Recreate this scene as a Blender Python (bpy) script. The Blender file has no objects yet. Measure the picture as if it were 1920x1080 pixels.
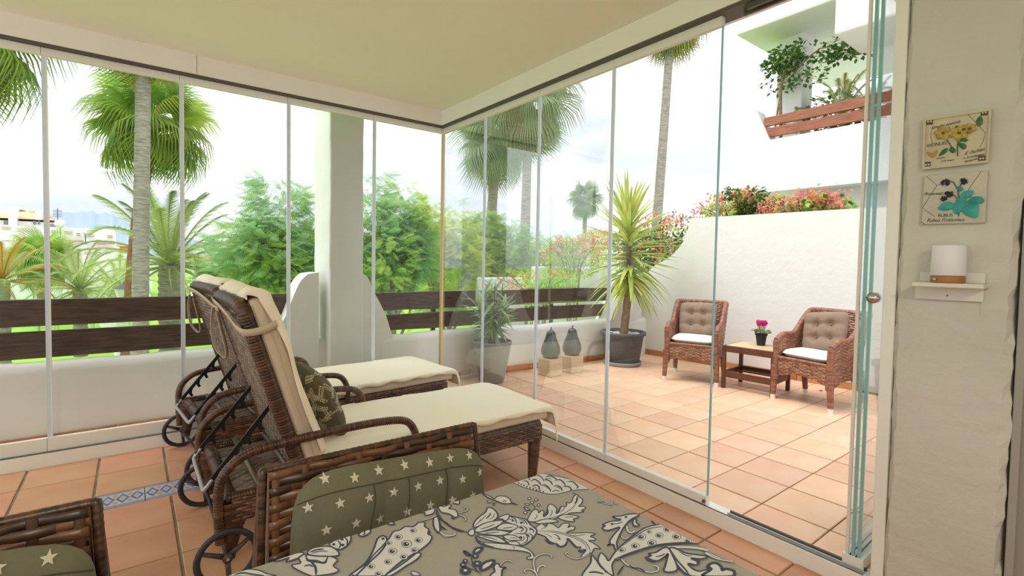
import bpy, bmesh, math, random
import numpy as np
from mathutils import Vector, Matrix, Euler
from mathutils.geometry import tessellate_polygon
random.seed(7); rng = np.random.default_rng(7)
PI = math.pi
SC = bpy.context.scene; COL = SC.collection

# ------------------------------------------------------------ camera (measured from the photograph's vanishing points)
YAW, PITCH, ROLL, FPX, CYP = 0.6561, 0.0367, 0.0179, 925.7, 524.78
CAM = np.array([-2.42759, -4.28891, 1.3])
_cy, _sy, _cp, _sp = math.cos(YAW), math.sin(YAW), math.cos(PITCH), math.sin(PITCH)
CF = np.array([_sy*_cp, _cy*_cp, -_sp]); _r = np.array([_cy, -_sy, 0.]); _u = np.cross(_r, CF)
CR = math.cos(ROLL)*_r + math.sin(ROLL)*_u; CU = -math.sin(ROLL)*_r + math.cos(ROLL)*_u
def at(x, y, axis, val):
    d = (x-960)/FPX*CR - (y-CYP)/FPX*CU + CF
    return Vector(CAM + d*((val-CAM[axis])/d[axis]))
cd = bpy.data.cameras.new('camera'); cam = bpy.data.objects.new('camera', cd); COL.objects.link(cam)
cam.matrix_world = Matrix([[CR[i], CU[i], -CF[i], CAM[i]] for i in range(3)] + [[0, 0, 0, 1]])
cd.sensor_width = 36; cd.lens = FPX/1920*36; cd.shift_y = (CYP-540)/1920; cd.clip_start = .05; cd.clip_end = 3000
SC.camera = cam

# ------------------------------------------------------------ sky, sun, exposure
W = bpy.data.worlds.new('world'); SC.world = W; W.use_nodes = True
nt = W.node_tree; nt.nodes.clear(); N = nt.nodes.new; L = nt.links.new
out = N('ShaderNodeOutputWorld'); bg = N('ShaderNodeBackground'); tc = N('ShaderNodeTexCoord')
mp = N('ShaderNodeMapping'); mp.inputs['Scale'].default_value = (1.3, 1.3, 4.2); L(tc.outputs['Generated'], mp.inputs[0])
nz = N('ShaderNodeTexNoise'); nz.inputs['Scale'].default_value = 2.1; nz.inputs['Detail'].default_value = 6; nz.inputs['Roughness'].default_value = .5
L(mp.outputs[0], nz.inputs[0])
rp = N('ShaderNodeValToRGB'); rp.color_ramp.elements[0].position = .36; rp.color_ramp.elements[0].color = (.60, .66, .74, 1)
rp.color_ramp.elements[1].position = .60; rp.color_ramp.elements[1].color = (1.05, 1.06, 1.08, 1); L(nz.outputs[0], rp.inputs[0])
sx = N('ShaderNodeSeparateXYZ'); L(tc.outputs['Generated'], sx.inputs[0])
mr = N('ShaderNodeMapRange'); mr.inputs['From Min'].default_value = 0.0; mr.inputs['From Max'].default_value = .9
mr.inputs['To Min'].default_value = 1.0; mr.inputs['To Max'].default_value = 1.9; L(sx.outputs['Z'], mr.inputs[0])
vm = N('ShaderNodeVectorMath'); vm.operation = 'SCALE'; L(rp.outputs[0], vm.inputs[0]); L(mr.outputs[0], vm.inputs['Scale'])
L(vm.outputs[0], bg.inputs[0]); bg.inputs[1].default_value = 1.0; L(bg.outputs[0], out.inputs[0])
sd = bpy.data.lights.new('sun', 'SUN'); sd.energy = 1.5; sd.angle = math.radians(30); sd.color = (1, .96, .9)
sun = bpy.data.objects.new('sun', sd); COL.objects.link(sun)
sun.rotation_euler = Vector((.52, -.22, -.9)).to_track_quat('-Z', 'Y').to_euler()
SC.view_settings.view_transform = 'Standard'; SC.view_settings.look = 'None'; SC.view_settings.gamma = 1
SC.view_settings.use_curve_mapping = False; SC.view_settings.exposure = 0.48
SC.cycles.max_bounces = 9; SC.cycles.diffuse_bounces = 6; SC.cycles.glossy_bounces = 3; SC.cycles.transparent_max_bounces = 24
SC.cycles.caustics_reflective = False; SC.cycles.caustics_refractive = False; SC.cycles.sample_clamp_indirect = 6

# ------------------------------------------------------------ materials
M = {}
def mat(name, col, rough=.6, var=0., vscale=4., bump=0., bscale=30., spec=.4, rnd=0., col2=None, metal=0., stretch=None, tint=None, trans=0.):
    """procedural Principled: noise colour variation, noise bump, per-object random value, or tint read from the weave"""
    m = bpy.data.materials.new(name); m.use_nodes = True; t = m.node_tree; n = t.nodes; l = t.links
    b = n['Principled BSDF']; b.inputs['Roughness'].default_value = rough; b.inputs['Metallic'].default_value = metal
    b.inputs['Specular IOR Level'].default_value = spec
    c = n.new('ShaderNodeTexCoord'); src = c.outputs['Object']
    if stretch:
        mm = n.new('ShaderNodeMapping'); mm.inputs['Scale'].default_value = stretch; l.new(src, mm.inputs[0]); src = mm.outputs[0]
    cur = None
    if tint:
        a = n.new('ShaderNodeAttribute'); a.attribute_name = 'tint'
        r = n.new('ShaderNodeValToRGB'); e = r.color_ramp.elements
        e[0].color = (*tint[0], 1); e[1].color = (*tint[-1], 1)
        for i, q in enumerate(tint[1:-1]): x = e.new((i+1)/(len(tint)-1)); x.color = (*q, 1)
        l.new(a.outputs['Fac'], r.inputs[0]); cur = r.outputs[0]
    if var or col2:
        z = n.new('ShaderNodeTexNoise'); z.inputs['Scale'].default_value = vscale; z.inputs['Detail'].default_value = 5; l.new(src, z.inputs[0])
        r = n.new('ShaderNodeValToRGB'); k = col2 or tuple(min(1, x*(1-var)) for x in col)
        r.color_ramp.elements[0].position = .35; r.color_ramp.elements[0].color = (*k, 1)
        r.color_ramp.elements[1].position = .65; r.color_ramp.elements[1].color = (*col, 1); l.new(z.outputs[0], r.inputs[0]); 
        if cur:
            x = n.new('ShaderNodeMix'); x.data_type = 'RGBA'; x.blend_type = 'MULTIPLY'; x.inputs[0].default_value = 1
            l.new(cur, x.inputs[6]); l.new(r.outputs[0], x.inputs[7]); cur = x.outputs[2]
        else: cur = r.outputs[0]
    if rnd:
        o = n.new('ShaderNodeObjectInfo'); h = n.new('ShaderNodeHueSaturation')
        q = n.new('ShaderNodeMapRange'); q.inputs['To Min'].default_value = 1-rnd; q.inputs['To Max'].default_value = 1+rnd; l.new(o.outputs['Random'], q.inputs[0]); l.new(q.outputs[0], h.inputs['Value'])
        mu = n.new('ShaderNodeMath'); mu.operation = 'MULTIPLY'; mu.inputs[1].default_value = 7.31; l.new(o.outputs['Random'], mu.inputs[0])
        fr = n.new('ShaderNodeMath'); fr.operation = 'FRACT'; l.new(mu.outputs[0], fr.inputs[0])
        q2 = n.new('ShaderNodeMapRange'); q2.inputs['To Min'].default_value = .5-rnd*.09; q2.inputs['To Max'].default_value = .5+rnd*.09; l.new(fr.outputs[0], q2.inputs[0]); l.new(q2.outputs[0], h.inputs['Hue'])
        if cur: l.new(cur, h.inputs['Color'])
        else: h.inputs['Color'].default_value = (*col, 1)
        cur = h.outputs[0]
    if cur: l.new(cur, b.inputs['Base Color'])
    else: b.inputs['Base Color'].default_value = (*col, 1)
    if bump:
        z = n.new('ShaderNodeTexNoise'); z.inputs['Scale'].default_value = bscale; z.inputs['Detail'].default_value = 4; l.new(src, z.inputs[0])
        bp = n.new('ShaderNodeBump'); bp.inputs['Strength'].default_value = bump; bp.inputs['Distance'].default_value = .02; l.new(z.outputs[0], bp.inputs['Height']); l.new(bp.outputs[0], b.inputs['Normal'])
    if trans:   # thin leaf: part of the light passes through
        tr = n.new('ShaderNodeBsdfTranslucent'); mx = n.new('ShaderNodeMixShader'); mx.inputs[0].default_value = trans
        if cur: l.new(cur, tr.inputs[0])
        else: tr.inputs[0].default_value = (*col, 1)
        l.new(b.outputs[0], mx.inputs[1]); l.new(tr.outputs[0], mx.inputs[2]); l.new(mx.outputs[0], n['Material Output'].inputs[0])
    M[name] = m; return m
def glassmat(name, tintc, refl=1.0):
    m = bpy.data.materials.new(name); m.use_nodes = True; n = m.node_tree.nodes; l = m.node_tree.links; n.clear()
    o = n.new('ShaderNodeOutputMaterial'); t = n.new('ShaderNodeBsdfTransparent'); t.inputs[0].default_value = (*tintc, 1)
    g = n.new('ShaderNodeBsdfGlossy'); g.inputs['Roughness'].default_value = .0; f = n.new('ShaderNodeFresnel'); f.inputs[0].default_value = 1.45
    k = n.new('ShaderNodeMath'); k.operation = 'MULTIPLY'; k.inputs[1].default_value = refl; l.new(f.outputs[0], k.inputs[0])
    x = n.new('ShaderNodeMixShader'); l.new(k.outputs[0], x.inputs[0]); l.new(t.outputs[0], x.inputs[1]); l.new(g.outputs[0], x.inputs[2]); l.new(x.outputs[0], o.inputs[0]); M[name] = m
mat('plaster', (.80, .79, .75), .85, .05, 1.5, .35, 9); mat('plaster_out', (.76, .755, .73), .85, .04, 1.2, .3, 7)
mat('pillar', (.62, .60, .54), .85, .08, 2.5, .5, 12); mat('ceiling', (.88, .865, .74), .9, .03, 1., .12, 5)  # ceiling: cream tint holds the light bounced up from the lawn
mat('alu', (.86, .85, .80), .35, .03, 3., spec=.5); mat('alu_dark', (.10, .09, .08), .5); mat('alu_grey', (.45, .46, .48), .35, metal=.4)
mat('seal', (.64, .76, .90), .25, spec=.6); mat('glass_edge', (.22, .50, .52), .2, spec=.7); mat('amber_edge', (.68, .50, .20), .3)
glassmat('glass', (.985, .995, .99), .30)
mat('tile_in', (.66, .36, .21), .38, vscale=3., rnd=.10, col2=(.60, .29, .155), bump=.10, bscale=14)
mat('tile_out_lit', (.84, .56, .385), .42, vscale=3.5, rnd=.09, col2=(.82, .49, .31), bump=.10, bscale=14)  # same tile as indoors; patio daylight is put into its lighter colour
mat('grout', (.34, .29, .20), .9, .4, 9.); mat('grout_out', (.13, .105, .06), .9, vscale=3., col2=(.12, .14, .03))
mat('skirting', (.55, .24, .10), .5, .3, 8., rnd=.15)
mat('deco_blue', (.12, .17, .42), .3); mat('deco_white', (.60, .60, .62), .3, .1, 20); mat('deco_ochre', (.62, .36, .14), .3)
mat('plank', (.105, .058, .040), .45, vscale=5., col2=(.045, .024, .018), bump=.5, bscale=9, stretch=(1.2, 9, 14), rnd=.1)
mat('plank_red', (.40, .14, .08), .5, vscale=4., col2=(.26, .08, .045), bump=.3, bscale=9, stretch=(9, 1.2, 14), rnd=.06)
BR = [(.022, .011, .008), (.058, .025, .012), (.125, .052, .021), (.22, .098, .042)]
mat('wicker', (1, 1, 1), .36, .25, 40, spec=.6, tint=BR)
mat('wicker_red', (1, 1, 1), .4, .25, 40, spec=.5, tint=[(.13, .05, .03), (.24, .10, .06), (.34, .15, .085), (.46, .23, .15)])
mat('wicker_grey', (1, 1, 1), .42, .2, 40, spec=.5, tint=[(.10, .07, .05), (.17, .12, .09), (.24, .18, .14), (.32, .25, .20)])
mat('core', (.02, .01, .006), .7)
mat('cream', (.95, .88, .68), .8, vscale=3., col2=(.95, .89, .74), bump=.12, bscale=6); mat('beige', (.74, .62, .48), .85, .06, 6., .1, 60)
mat('strap', (.60, .50, .36), .8); mat('olive', (.13, .105, .06), .8, .2, 8.); mat('leafprint', (.60, .54, .38), .8)
mat('bracket', (.035, .03, .028), .35, metal=.5); mat('bracket_warm', (.16, .12, .08), .4, metal=.4); mat('tyre', (.03, .03, .033), .5); mat('hub', (.07, .05, .04), .4)
mat('padcloth', (.165, .155, .095), .85, .12, 5., .12, 90); mat('padback', (.12, .09, .06), .85); mat('star', (.60, .56, .44), .8); mat('seam', (.07, .065, .04), .9)
mat('cloth', (.40, .378, .325), .8, .08, 4., .08, 160); mat('print_white', (.70, .69, .66), .8, .05, 12.); mat('print_dark', (.065, .075, .11), .8)
mat('offwhite', (.84, .80, .72), .85, .04, 5., .1, 60); mat('taupe', (.27, .185, .135), .85, .1, 6., .12, 50)
mat('table_wood', (.13, .045, .022), .4, .3, 8.); mat('table_top', (.62, .47, .28), .5, .12, 10.)
mat('pot_grey', (.26, .27, .27), .45, .08, 4.); mat('pot_dark', (.095, .10, .115), .5, .15, 4.); mat('saucer', (.22, .25, .26), .5); mat('pot_black', (.02, .022, .025), .45)
mat('pebble', (.75, .73, .70), .6, rnd=.15); mat('soil', (.06, .04, .03), .9); mat('pear', (.07, .08, .085), .3, .2, 5., spec=.6); mat('stone', (.75, .62, .44), .8, .15, 6., .3, 12)
mat('bark', (.42, .365, .31), .9, .5, 5., .5, 8, stretch=(1, 1, 7)); mat('bark_red', (.34, .15, .08), .9, .5, 9., .8, 14, stretch=(1, 1, 9)); mat('cane', (.30, .20, .12), .8, .35, 20., .5, 30)
mat('fan', (.48, .56, .11), .5, rnd=.38, vscale=1.5, col2=(.24, .38, .08), trans=.5); mat('fan_dry', (.36, .26, .10), .7, rnd=.2, trans=.3); mat('fan_cool', (.28, .38, .20), .5, rnd=.25, trans=.35)
mat('date', (.52, .58, .24), .5, rnd=.25, vscale=1., col2=(.36, .46, .16), trans=.35); mat('date_orange', (.55, .30, .06), .6, rnd=.25, trans=.3); mat('stalk', (.30, .33, .08), .6)
mat('leaf_green', (.34, .54, .13), .5, vscale=.9, col2=(.58, .68, .16), trans=.5); mat('leaf_blue', (.30, .50, .26), .5, vscale=.9, col2=(.40, .60, .22), trans=.5)
mat('leaf_dark', (.06, .15, .03), .45, vscale=2., col2=(.13, .24, .04), trans=.3); mat('leaf_yellow', (.66, .66, .10), .5, vscale=1.2, col2=(.44, .56, .10), trans=.4)
mat('pink', (.85, .24, .34), .6, vscale=3., col2=(.88, .34, .18), trans=.35); mat('orange', (.85, .30, .06), .6, vscale=3., col2=(.80, .18, .20), trans=.35); mat('magenta', (.80, .05, .36), .5, trans=.3)
mat('yucca', (.58, .63, .13), .45, rnd=.25, vscale=3., col2=(.40, .50, .09), trans=.25); mat('oleander', (.30, .44, .22), .45, rnd=.35, trans=.25)
mat('grass', (.26, .48, .035), .9, vscale=.6, col2=(.20, .40, .03), bump=.4, bscale=60); mat('mountain', (.30, .37, .50), .95, .08, .02); mat('hill', (.30, .38, .26), .95, .3, .08)  # distance haze is mixed into the mountain and hill base colours
mat('house', (.80, .79, .78), .8, .02, .4); mat('roof', (.72, .46, .26), .8, .15, 1.); mat('house_plank', (.42, .25, .18), .7); mat('window_dark', (.20, .22, .25), .3); mat('terracotta', (.70, .28, .10), .8)
mat('lamp_metal', (.10, .11, .12), .5); mat('lamp_white', (.80, .81, .83), .4); mat('asphalt', (.30, .30, .31), .9)
mat('plaque', (.60, .53, .38), .6, .12, 12., .2, 40); mat('plaque2', (.58, .53, .44), .6, .10, 12., .2, 40); mat('ink', (.08, .075, .06), .7); mat('yellow', (.60, .44, .09), .5, .5, 60); mat('petal_core', (.16, .09, .02), .6)
mat('rel_green', (.05, .17, .05), .4, .3, 20.); mat('teal', (.04, .36, .32), .4, vscale=25., col2=(.02, .24, .24)); mat('berry', (.03, .022, .06), .35); mat('butterfly', (.42, .26, .06), .6)
mat('shelf', (.74, .72, .66), .6, .05, 5.); mat('lampshade', (.80, .80, .82), .5); mat('bamboo', (.45, .20, .05), .5, vscale=6., col2=(.36, .14, .03), stretch=(1, 1, 8)); mat('cord', (.72, .68, .55), .5)
mat('door_paint', (.36, .34, .30), .6, .05, 2.); mat('white_cap', (.78, .74, .68), .5); mat('chrome', (.6, .6, .62), .15, metal=1.)

# ------------------------------------------------------------ mesh helpers
class MB:
    def __init__(s): s.v = []; s.f = []; s.t = []; s.m = []
    def add(s, vs, fs, tint=.5, mi=0):
        o = len(s.v); s.v.extend([tuple(v) for v in vs]); s.f.extend([tuple(i+o for i in f) for f in fs])
        s.t.extend([tint]*len(fs)); s.m.extend([mi]*len(fs)); return s
    def box(s, a, b, mi=0, mtx=None):
        (x0, y0, z0), (x1, y1, z1) = a, b
        vs = [Vector(p) for p in ((x0,y0,z0),(x1,y0,z0),(x1,y1,z0),(x0,y1,z0),(x0,y0,z1),(x1,y0,z1),(x1,y1,z1),(x0,y1,z1))]
        if mtx: vs = [mtx @ v for v in vs]
        return s.add(vs, [(3,2,1,0),(4,5,6,7),(0,1,5,4),(1,2,6,5),(2,3,7,6),(3,0,4,7)], .5, mi)
    def prism(s, pts, dvec, mi=0):
        """closed outline (list of 3D points) pushed along dvec"""
        n = len(pts); d = Vector(dvec); P = [Vector(p) for p in pts]
        tr = tessellate_polygon([P]); vs = P + [p+d for p in P]
        fs = [tuple(t) for t in tr] + [tuple(n+i for i in reversed(t)) for t in tr] + [(i, (i+1) % n, n+(i+1) % n, n+i) for i in range(n)]
        return s.add(vs, fs, .5, mi)
    def tube(s, pts, r, n=8, cap=True, tint=.5, mi=0, flat=None):
        pts = [Vector(p) for p in pts]; R = r if isinstance(r, (list, tuple)) else [r]*len(pts)
        vs = []; up = None
        for i, p in enumerate(pts):
            d = (pts[min(i+1, len(pts)-1)] - pts[max(i-1, 0)]); d = d.normalized() if d.length > 1e-9 else Vector((0, 0, 1))
            if up is None: up = Vector((0, 0, 1)) if abs(d.z) < .9 else Vector((1, 0, 0))
            a = d.cross(up).normalized(); b = a.cross(d); up = b
            for k in range(n):
                th = 2*PI*k/n; q = flat or 1
                vs.append(p + a*(math.cos(th)*R[i]) + b*(math.sin(th)*R[i]*q))
        fs = []; ts = []
        for i in range(len(pts)-1):
            for k in range(n): fs.append((i*n+k, i*n+(k+1) % n, (i+1)*n+(k+1) % n, (i+1)*n+k)); ts.append(tint[i % len(tint)] if isinstance(tint, list) else tint)
        if cap: fs += [tuple(reversed(range(n))), tuple(range((len(pts)-1)*n, len(pts)*n))]; ts += [.4, .4]
        s.add(vs, fs, .5, mi); s.t[-len(fs):] = ts; return s
    def lathe(s, prof, n=24, c=(0, 0, 0), mi=0, ell=(1, 1)):
        vs = []; fs = []
        for r, z in prof:
            for k in range(n): th = 2*PI*k/n; vs.append((c[0]+r*math.cos(th)*ell[0], c[1]+r*math.sin(th)*ell[1], c[2]+z))
        for i in range(len(prof)-1):
            for k in range(n): fs.append((i*n+k, i*n+(k+1) % n, (i+1)*n+(k+1) % n, (i+1)*n+k))
        if prof[0][0] > 1e-4: fs.append(tuple(reversed(range(n))))
        if prof[-1][0] > 1e-4: fs.append(tuple(range((len(prof)-1)*n, len(prof)*n)))
        return s.add(vs, fs, .5, mi)
    def grid(s, F, nu, nv, mi=0, tint=.5):
        vs = [F(i/nu, j/nv) for i in range(nu+1) for j in range(nv+1)]
        return s.add(vs, [(i*(nv+1)+j, (i+1)*(nv+1)+j, (i+1)*(nv+1)+j+1, i*(nv+1)+j+1) for i in range(nu) for j in range(nv)], tint, mi)
    def blob(s, c, r, nu=12, nv=8, mi=0, fn=None, mtx=None):
        vs = []; fs = []
        for j in range(nv+1):
            ph = PI*j/nv
            for i in range(nu):
                th = 2*PI*i/nu; d = Vector((math.sin(ph)*math.cos(th), math.sin(ph)*math.sin(th), math.cos(ph)))
                k = fn(d) if fn else 1; p = Vector((d.x*r[0]*k, d.y*r[1]*k, d.z*r[2]*k))
                if mtx: p = mtx @ p
                vs.append(p + Vector(c))
        for j in range(nv):
            for i in range(nu): fs.append((j*nu+i, (j+1)*nu+i, (j+1)*nu+(i+1) % nu, j*nu+(i+1) % nu))
        return s.add(vs, fs, .5, mi)
    def mesh(s, name, mats, smooth=False):
        me = bpy.data.meshes.new(name); me.from_pydata(s.v, [], s.f); me.update()
        for q in (mats if isinstance(mats, (list, tuple)) else [mats]): me.materials.append(M[q])
        me.polygons.foreach_set('material_index', s.m)
        if smooth: me.polygons.foreach_set('use_smooth', [True]*len(s.f))
        if any(abs(t-.5) > 1e-6 for t in s.t):
            a = me.attributes.new('tint', 'FLOAT', 'FACE'); a.data.foreach_set('value', s.t)
        return me
    def obj(s, name, mats, parent=None, smooth=False, bevel=0, seg=2, sub=0, kind=None, solid=0):
        o = link(name, s.mesh(name, mats, smooth), parent)
        if solid: q = o.modifiers.new('s', 'SOLIDIFY'); q.thickness = solid; q.offset = 0
        if sub: q = o.modifiers.new('u', 'SUBSURF'); q.levels = q.render_levels = sub
        if bevel: q = o.modifiers.new('b', 'BEVEL'); q.width = bevel; q.segments = seg; q.limit_method = 'ANGLE'; q.angle_limit = math.radians(40)
        if kind: o['kind'] = kind
        return o
def link(name, me, parent=None, loc=None, rot=None, scale=None):
    o = bpy.data.objects.new(name, me); COL.objects.link(o); o.parent = parent
    if loc is not None: o.location = loc
    if rot is not None: o.rotation_euler = rot
    if scale is not None: o.scale = (scale,)*3 if isinstance(scale, (int, float)) else scale
    return o
def thing(name, label, cat, loc=(0, 0, 0), rz=0, group=None):
    o = bpy.data.objects.new(name, None); COL.objects.link(o); o.location = loc; o.rotation_euler = (0, 0, rz); o.empty_display_size = .1
    return tag(o, label, cat, group)
def tag(o, label, cat, group=None, kind=None):
    o['label'] = label; o['category'] = cat
    if group: o['group'] = group
    if kind: o['kind'] = kind
    return o
def struct(o, label=None):
    o['kind'] = 'structure'
    if label: o['label'] = label
    return o
def sroot(name, label=None, loc=(0, 0, 0)):
    o = bpy.data.objects.new(name, None); COL.objects.link(o); o.location = loc; return struct(o, label)
def copytree(o, parent=None):
    c = o.copy(); COL.objects.link(c); c.parent = parent
    for ch in [x for x in CH.get(o.name, [])]: copytree(ch, c)
    return c
CH = {}
def index_children():
    CH.clear()
    for o in bpy.data.objects:
        if o.parent: CH.setdefault(o.parent.name, []).append(o)
def B(name, a, b, m, parent=None, bevel=0, **k): return MB().box(a, b).obj(name, m, parent, bevel=bevel, **k)
def cr(pts, closed=False, k=5):
    """Catmull-Rom through the points"""
    P = [Vector(p) for p in pts]; n = len(P); o = []
    rngi = range(n if closed else n-1)
    for i in rngi:
        p0 = P[(i-1) % n] if closed or i > 0 else P[0]; p1 = P[i]; p2 = P[(i+1) % n]; p3 = P[(i+2) % n] if closed or i+2 < n else P[-1]
        for j in range(k):
            t = j/k; o.append(.5*((2*p1)+(p2-p0)*t+(2*p0-5*p1+4*p2-p3)*t*t+(3*p1-p0-3*p2+p3)*t*t*t))
    if not closed: o.append(P[-1])
    return o
def merged(name, base_v, base_f, mats_list, m, parent=None, kind='stuff'):
    """many copies of one small leaf or petal baked into ONE mesh (numpy)"""
    bv = np.array(base_v, float); n = len(bv); k = len(mats_list)
    A = np.array([np.array(q)[:3, :4] for q in mats_list])
    V = np.einsum('kij,nj->kni', A[:, :, :3], bv) + A[:, None, :, 3]; V = V.reshape(-1, 3)
    lens = np.array([len(f) for f in base_f]); loops = np.concatenate([np.array(f) for f in base_f])
    LP = (loops[None, :] + (np.arange(k)*n)[:, None]).reshape(-1); LN = np.tile(lens, k)
    me = bpy.data.meshes.new(name); me.vertices.add(len(V)); me.vertices.foreach_set('co', V.ravel())
    me.loops.add(len(LP)); me.loops.foreach_set('vertex_index', LP.astype(np.int32))
    me.polygons.add(len(LN)); me.polygons.foreach_set('loop_start', np.concatenate([[0], np.cumsum(LN)[:-1]]).astype(np.int32))
    me.polygons.foreach_set('loop_total', LN.astype(np.int32)); me.materials.append(M[m]); me.update(calc_edges=True); me.validate()
    o = link(name, me, parent)
    if kind: o['kind'] = kind
    return o
def TRS(p, e=(0, 0, 0), s=1.): return Matrix.Translation(p) @ Euler(e).to_matrix().to_4x4() @ Matrix.Scale(s, 4)
def weave(mb, S, U, V, pitch, row, amp=.004, side=1, rib=.13):
    """interlaced strands over the surface S(u, v) -> (point, normal)"""
    nc = max(2, round(U/pitch)); nr = max(2, round(V/row)); pu = U/nc; rv = V/nr
    cache = {}
    for i in range(nr):
        vc = (i+.5)*rv; hh = rv*.5; vs = []; prof = ((-1.12, -.7), (-.62, .85), (.62, .85), (1.12, -.7))
        for j in range(nc*4+1):
            u = j*pu/4; h = amp*math.cos(PI*u/pu + PI*(i % 2))
            for a, b in prof:
                p, nn = S(u, min(V, max(0, vc+a*hh))); vs.append(p + nn*(side*(h + b*hh*.38)))
        fs = []; ts = []; base = random.random()
        for j in range(nc*4):
            t = .15+.85*random.Random(i*131+((j+2+(4 if i % 2 else 0))//8)).random() 
            for k in range(3): fs.append((j*4+k, (j+1)*4+k, (j+1)*4+k+1, j*4+k+1)); ts.append(t)
        mb.add(vs, fs); mb.t[-len(fs):] = ts
    for k in range(nc+1):
        vs = []; uc = k*pu; w = pu*rib; t = .4+.5*random.random(); nn_ = max(4, nr)
        for j in range(nn_+1):
            v = V*j/nn_
            for a, b in ((-1, 0), (-.5, 1), (.5, 1), (1, 0)):
                p, nn = S(min(U, max(0, uc+a*w)), v); vs.append(p+nn*(side*(b*w*.45)))
        mb.add(vs, [(j*4+q, (j+1)*4+q, (j+1)*4+q+1, j*4+q+1) for j in range(nn_) for q in range(3)], t)
def wrapped(mb, pts, r, pitch=.011, n=10, lo=.25, hi=.8):
    """tube bound with cane: one ridge per turn"""
    P = [Vector(p) for p in pts]; cum = [0]
    for a, b in zip(P, P[1:]): cum.append(cum[-1]+(b-a).length)
    Ltot = cum[-1]; turns = max(3, round(Ltot/pitch)); Q = []; R = []; T = []
    for i in range(turns*3+1):
        d = Ltot*i/(turns*3); k = max(0, min(len(P)-2, next((j for j in range(len(cum)-1) if cum[j+1] >= d-1e-9), len(P)-2)))
        f = (d-cum[k])/max(1e-9, cum[k+1]-cum[k]); Q.append(P[k].lerp(P[k+1], min(1, f)))
        rr = r(d/Ltot) if callable(r) else r; R.append(rr*(.93 if i % 3 == 0 else 1.04)); 
    for i in range(turns):
        t = lo+(hi-lo)*random.random(); T += [t*.8, t, t]
    mb.tube(Q, R, n, tint=T)
# ============================================================ SETTING
# interior floor: terracotta tiles laid singly, one blue border strip
fl = B('floor', (-5.6, -7.4, -.12), (-.11, -.20, -.008), 'grout'); struct(fl)
def tiles(parent, xs, ys, m, name='floor_tile', gap=.012, skip=None, h=.012, gapy=.0085):
    cache = {}
    for i in range(len(xs)-1):
        for j in range(len(ys)-1):
            x0, x1, y0, y1 = xs[i], xs[i+1], ys[j], ys[j+1]
            if skip and skip((x0+x1)/2, (y0+y1)/2): continue
            w, d = round(x1-x0, 3), round(y1-y0, 3)
            if (w, d) not in cache:
                mb = MB(); a, b, e = (w-gap)/2, (d-gapy)/2, .003
                mb.add([(-a,-b,-h),(a,-b,-h),(a,b,-h),(-a,b,-h),(-a,-b,-e),(a,-b,-e),(a,b,-e),(-a,b,-e),(-a+e,-b+e,0),(a-e,-b+e,0),(a-e,b-e,0),(-a+e,b-e,0)],
                       [(0,1,5,4),(1,2,6,5),(2,3,7,6),(3,0,4,7),(4,5,9,8),(5,6,10,9),(6,7,11,10),(7,4,8,11),(8,9,10,11)])
                cache[w, d] = mb.mesh(name, m)
            link(name, cache[w, d], parent, ((x0+x1)/2, (y0+y1)/2, random.uniform(-.0008, .0008)))
xi = [-2.27+.331*k for k in range(-9, 7)] + [-.105]
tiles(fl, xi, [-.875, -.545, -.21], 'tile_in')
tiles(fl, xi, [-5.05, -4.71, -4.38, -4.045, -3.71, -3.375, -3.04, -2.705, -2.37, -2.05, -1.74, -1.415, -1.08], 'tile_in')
dm = MB(); w, d = .31, .19
dm.box((-w/2, -d/2, -.012), (w/2, d/2, 0), 1)
for k in range(5):
    cx = -w/2 + (k+.5)*w/5
    for sx_, mi, z in ((1, 0, .0006), (.55, 1, .0009), (.3, 2, .0012)):
        a, b = w/10*sx_, d*.34*sx_; dm.add([(cx-a, 0, z), (cx, -b, z), (cx+a, 0, z), (cx, b, z)], [(0, 1, 2, 3)], .5, mi)
    for s_ in (-1, 1):
        a, b, yy = w/10*.45, d*.12, s_*d*.24; dm.add([(cx-a+w/10, yy, .0006), (cx+w/10, yy-b, .0006), (cx+a+w/10, yy, .0006), (cx+w/10, yy+b, .0006)] if k < 4 else [(cx-.01, yy, .0006), (cx, yy-.01, .0006), (cx+.01, yy, .0006), (cx, yy+.01, .0006)], [(0, 1, 2, 3)], .5, 2)
for s_ in (-1, 1):
    for y_, t_ in ((.092, .004), (.078, .006)): dm.add([(-w/2, s_*y_-t_/2, .0008), (w/2, s_*y_-t_/2, .0008), (w/2, s_*y_+t_/2, .0008), (-w/2, s_*y_+t_/2, .0008)], [(0, 1, 2, 3)], .5, 0)
dme = dm.mesh('border_tile', ['deco_blue', 'deco_white', 'deco_ochre'])
for k in range(14): 
    x = -2.38 + .155 + .315*(k-8)
    if x < -.15: link('border_tile', dme, fl, (x, -.978, 0))

# patio floor outside
pf = B('patio_floor', (.05, -6.5, -.12), (4.2, .62, -.010), 'grout_out'); struct(pf)
xo = [.30+.3345*k for k in range(0, 12)]; xo = [.055] + xo
tiles(pf, xo, [-.03+.0-.333*k for k in range(15, -1, -1)] + [.30, .60], 'tile_out_lit', gap=.012, gapy=.008, skip=lambda x, y: x > 3.62)
pf2 = B('ledge_floor', (-5.6, .06, -.12), (.05, .62, -.010), 'grout_out'); struct(pf2)
tiles(pf2, [-5.6+.3345*k for k in range(17)], [.07, .42], 'tile_out_lit', gap=.012)

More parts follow.
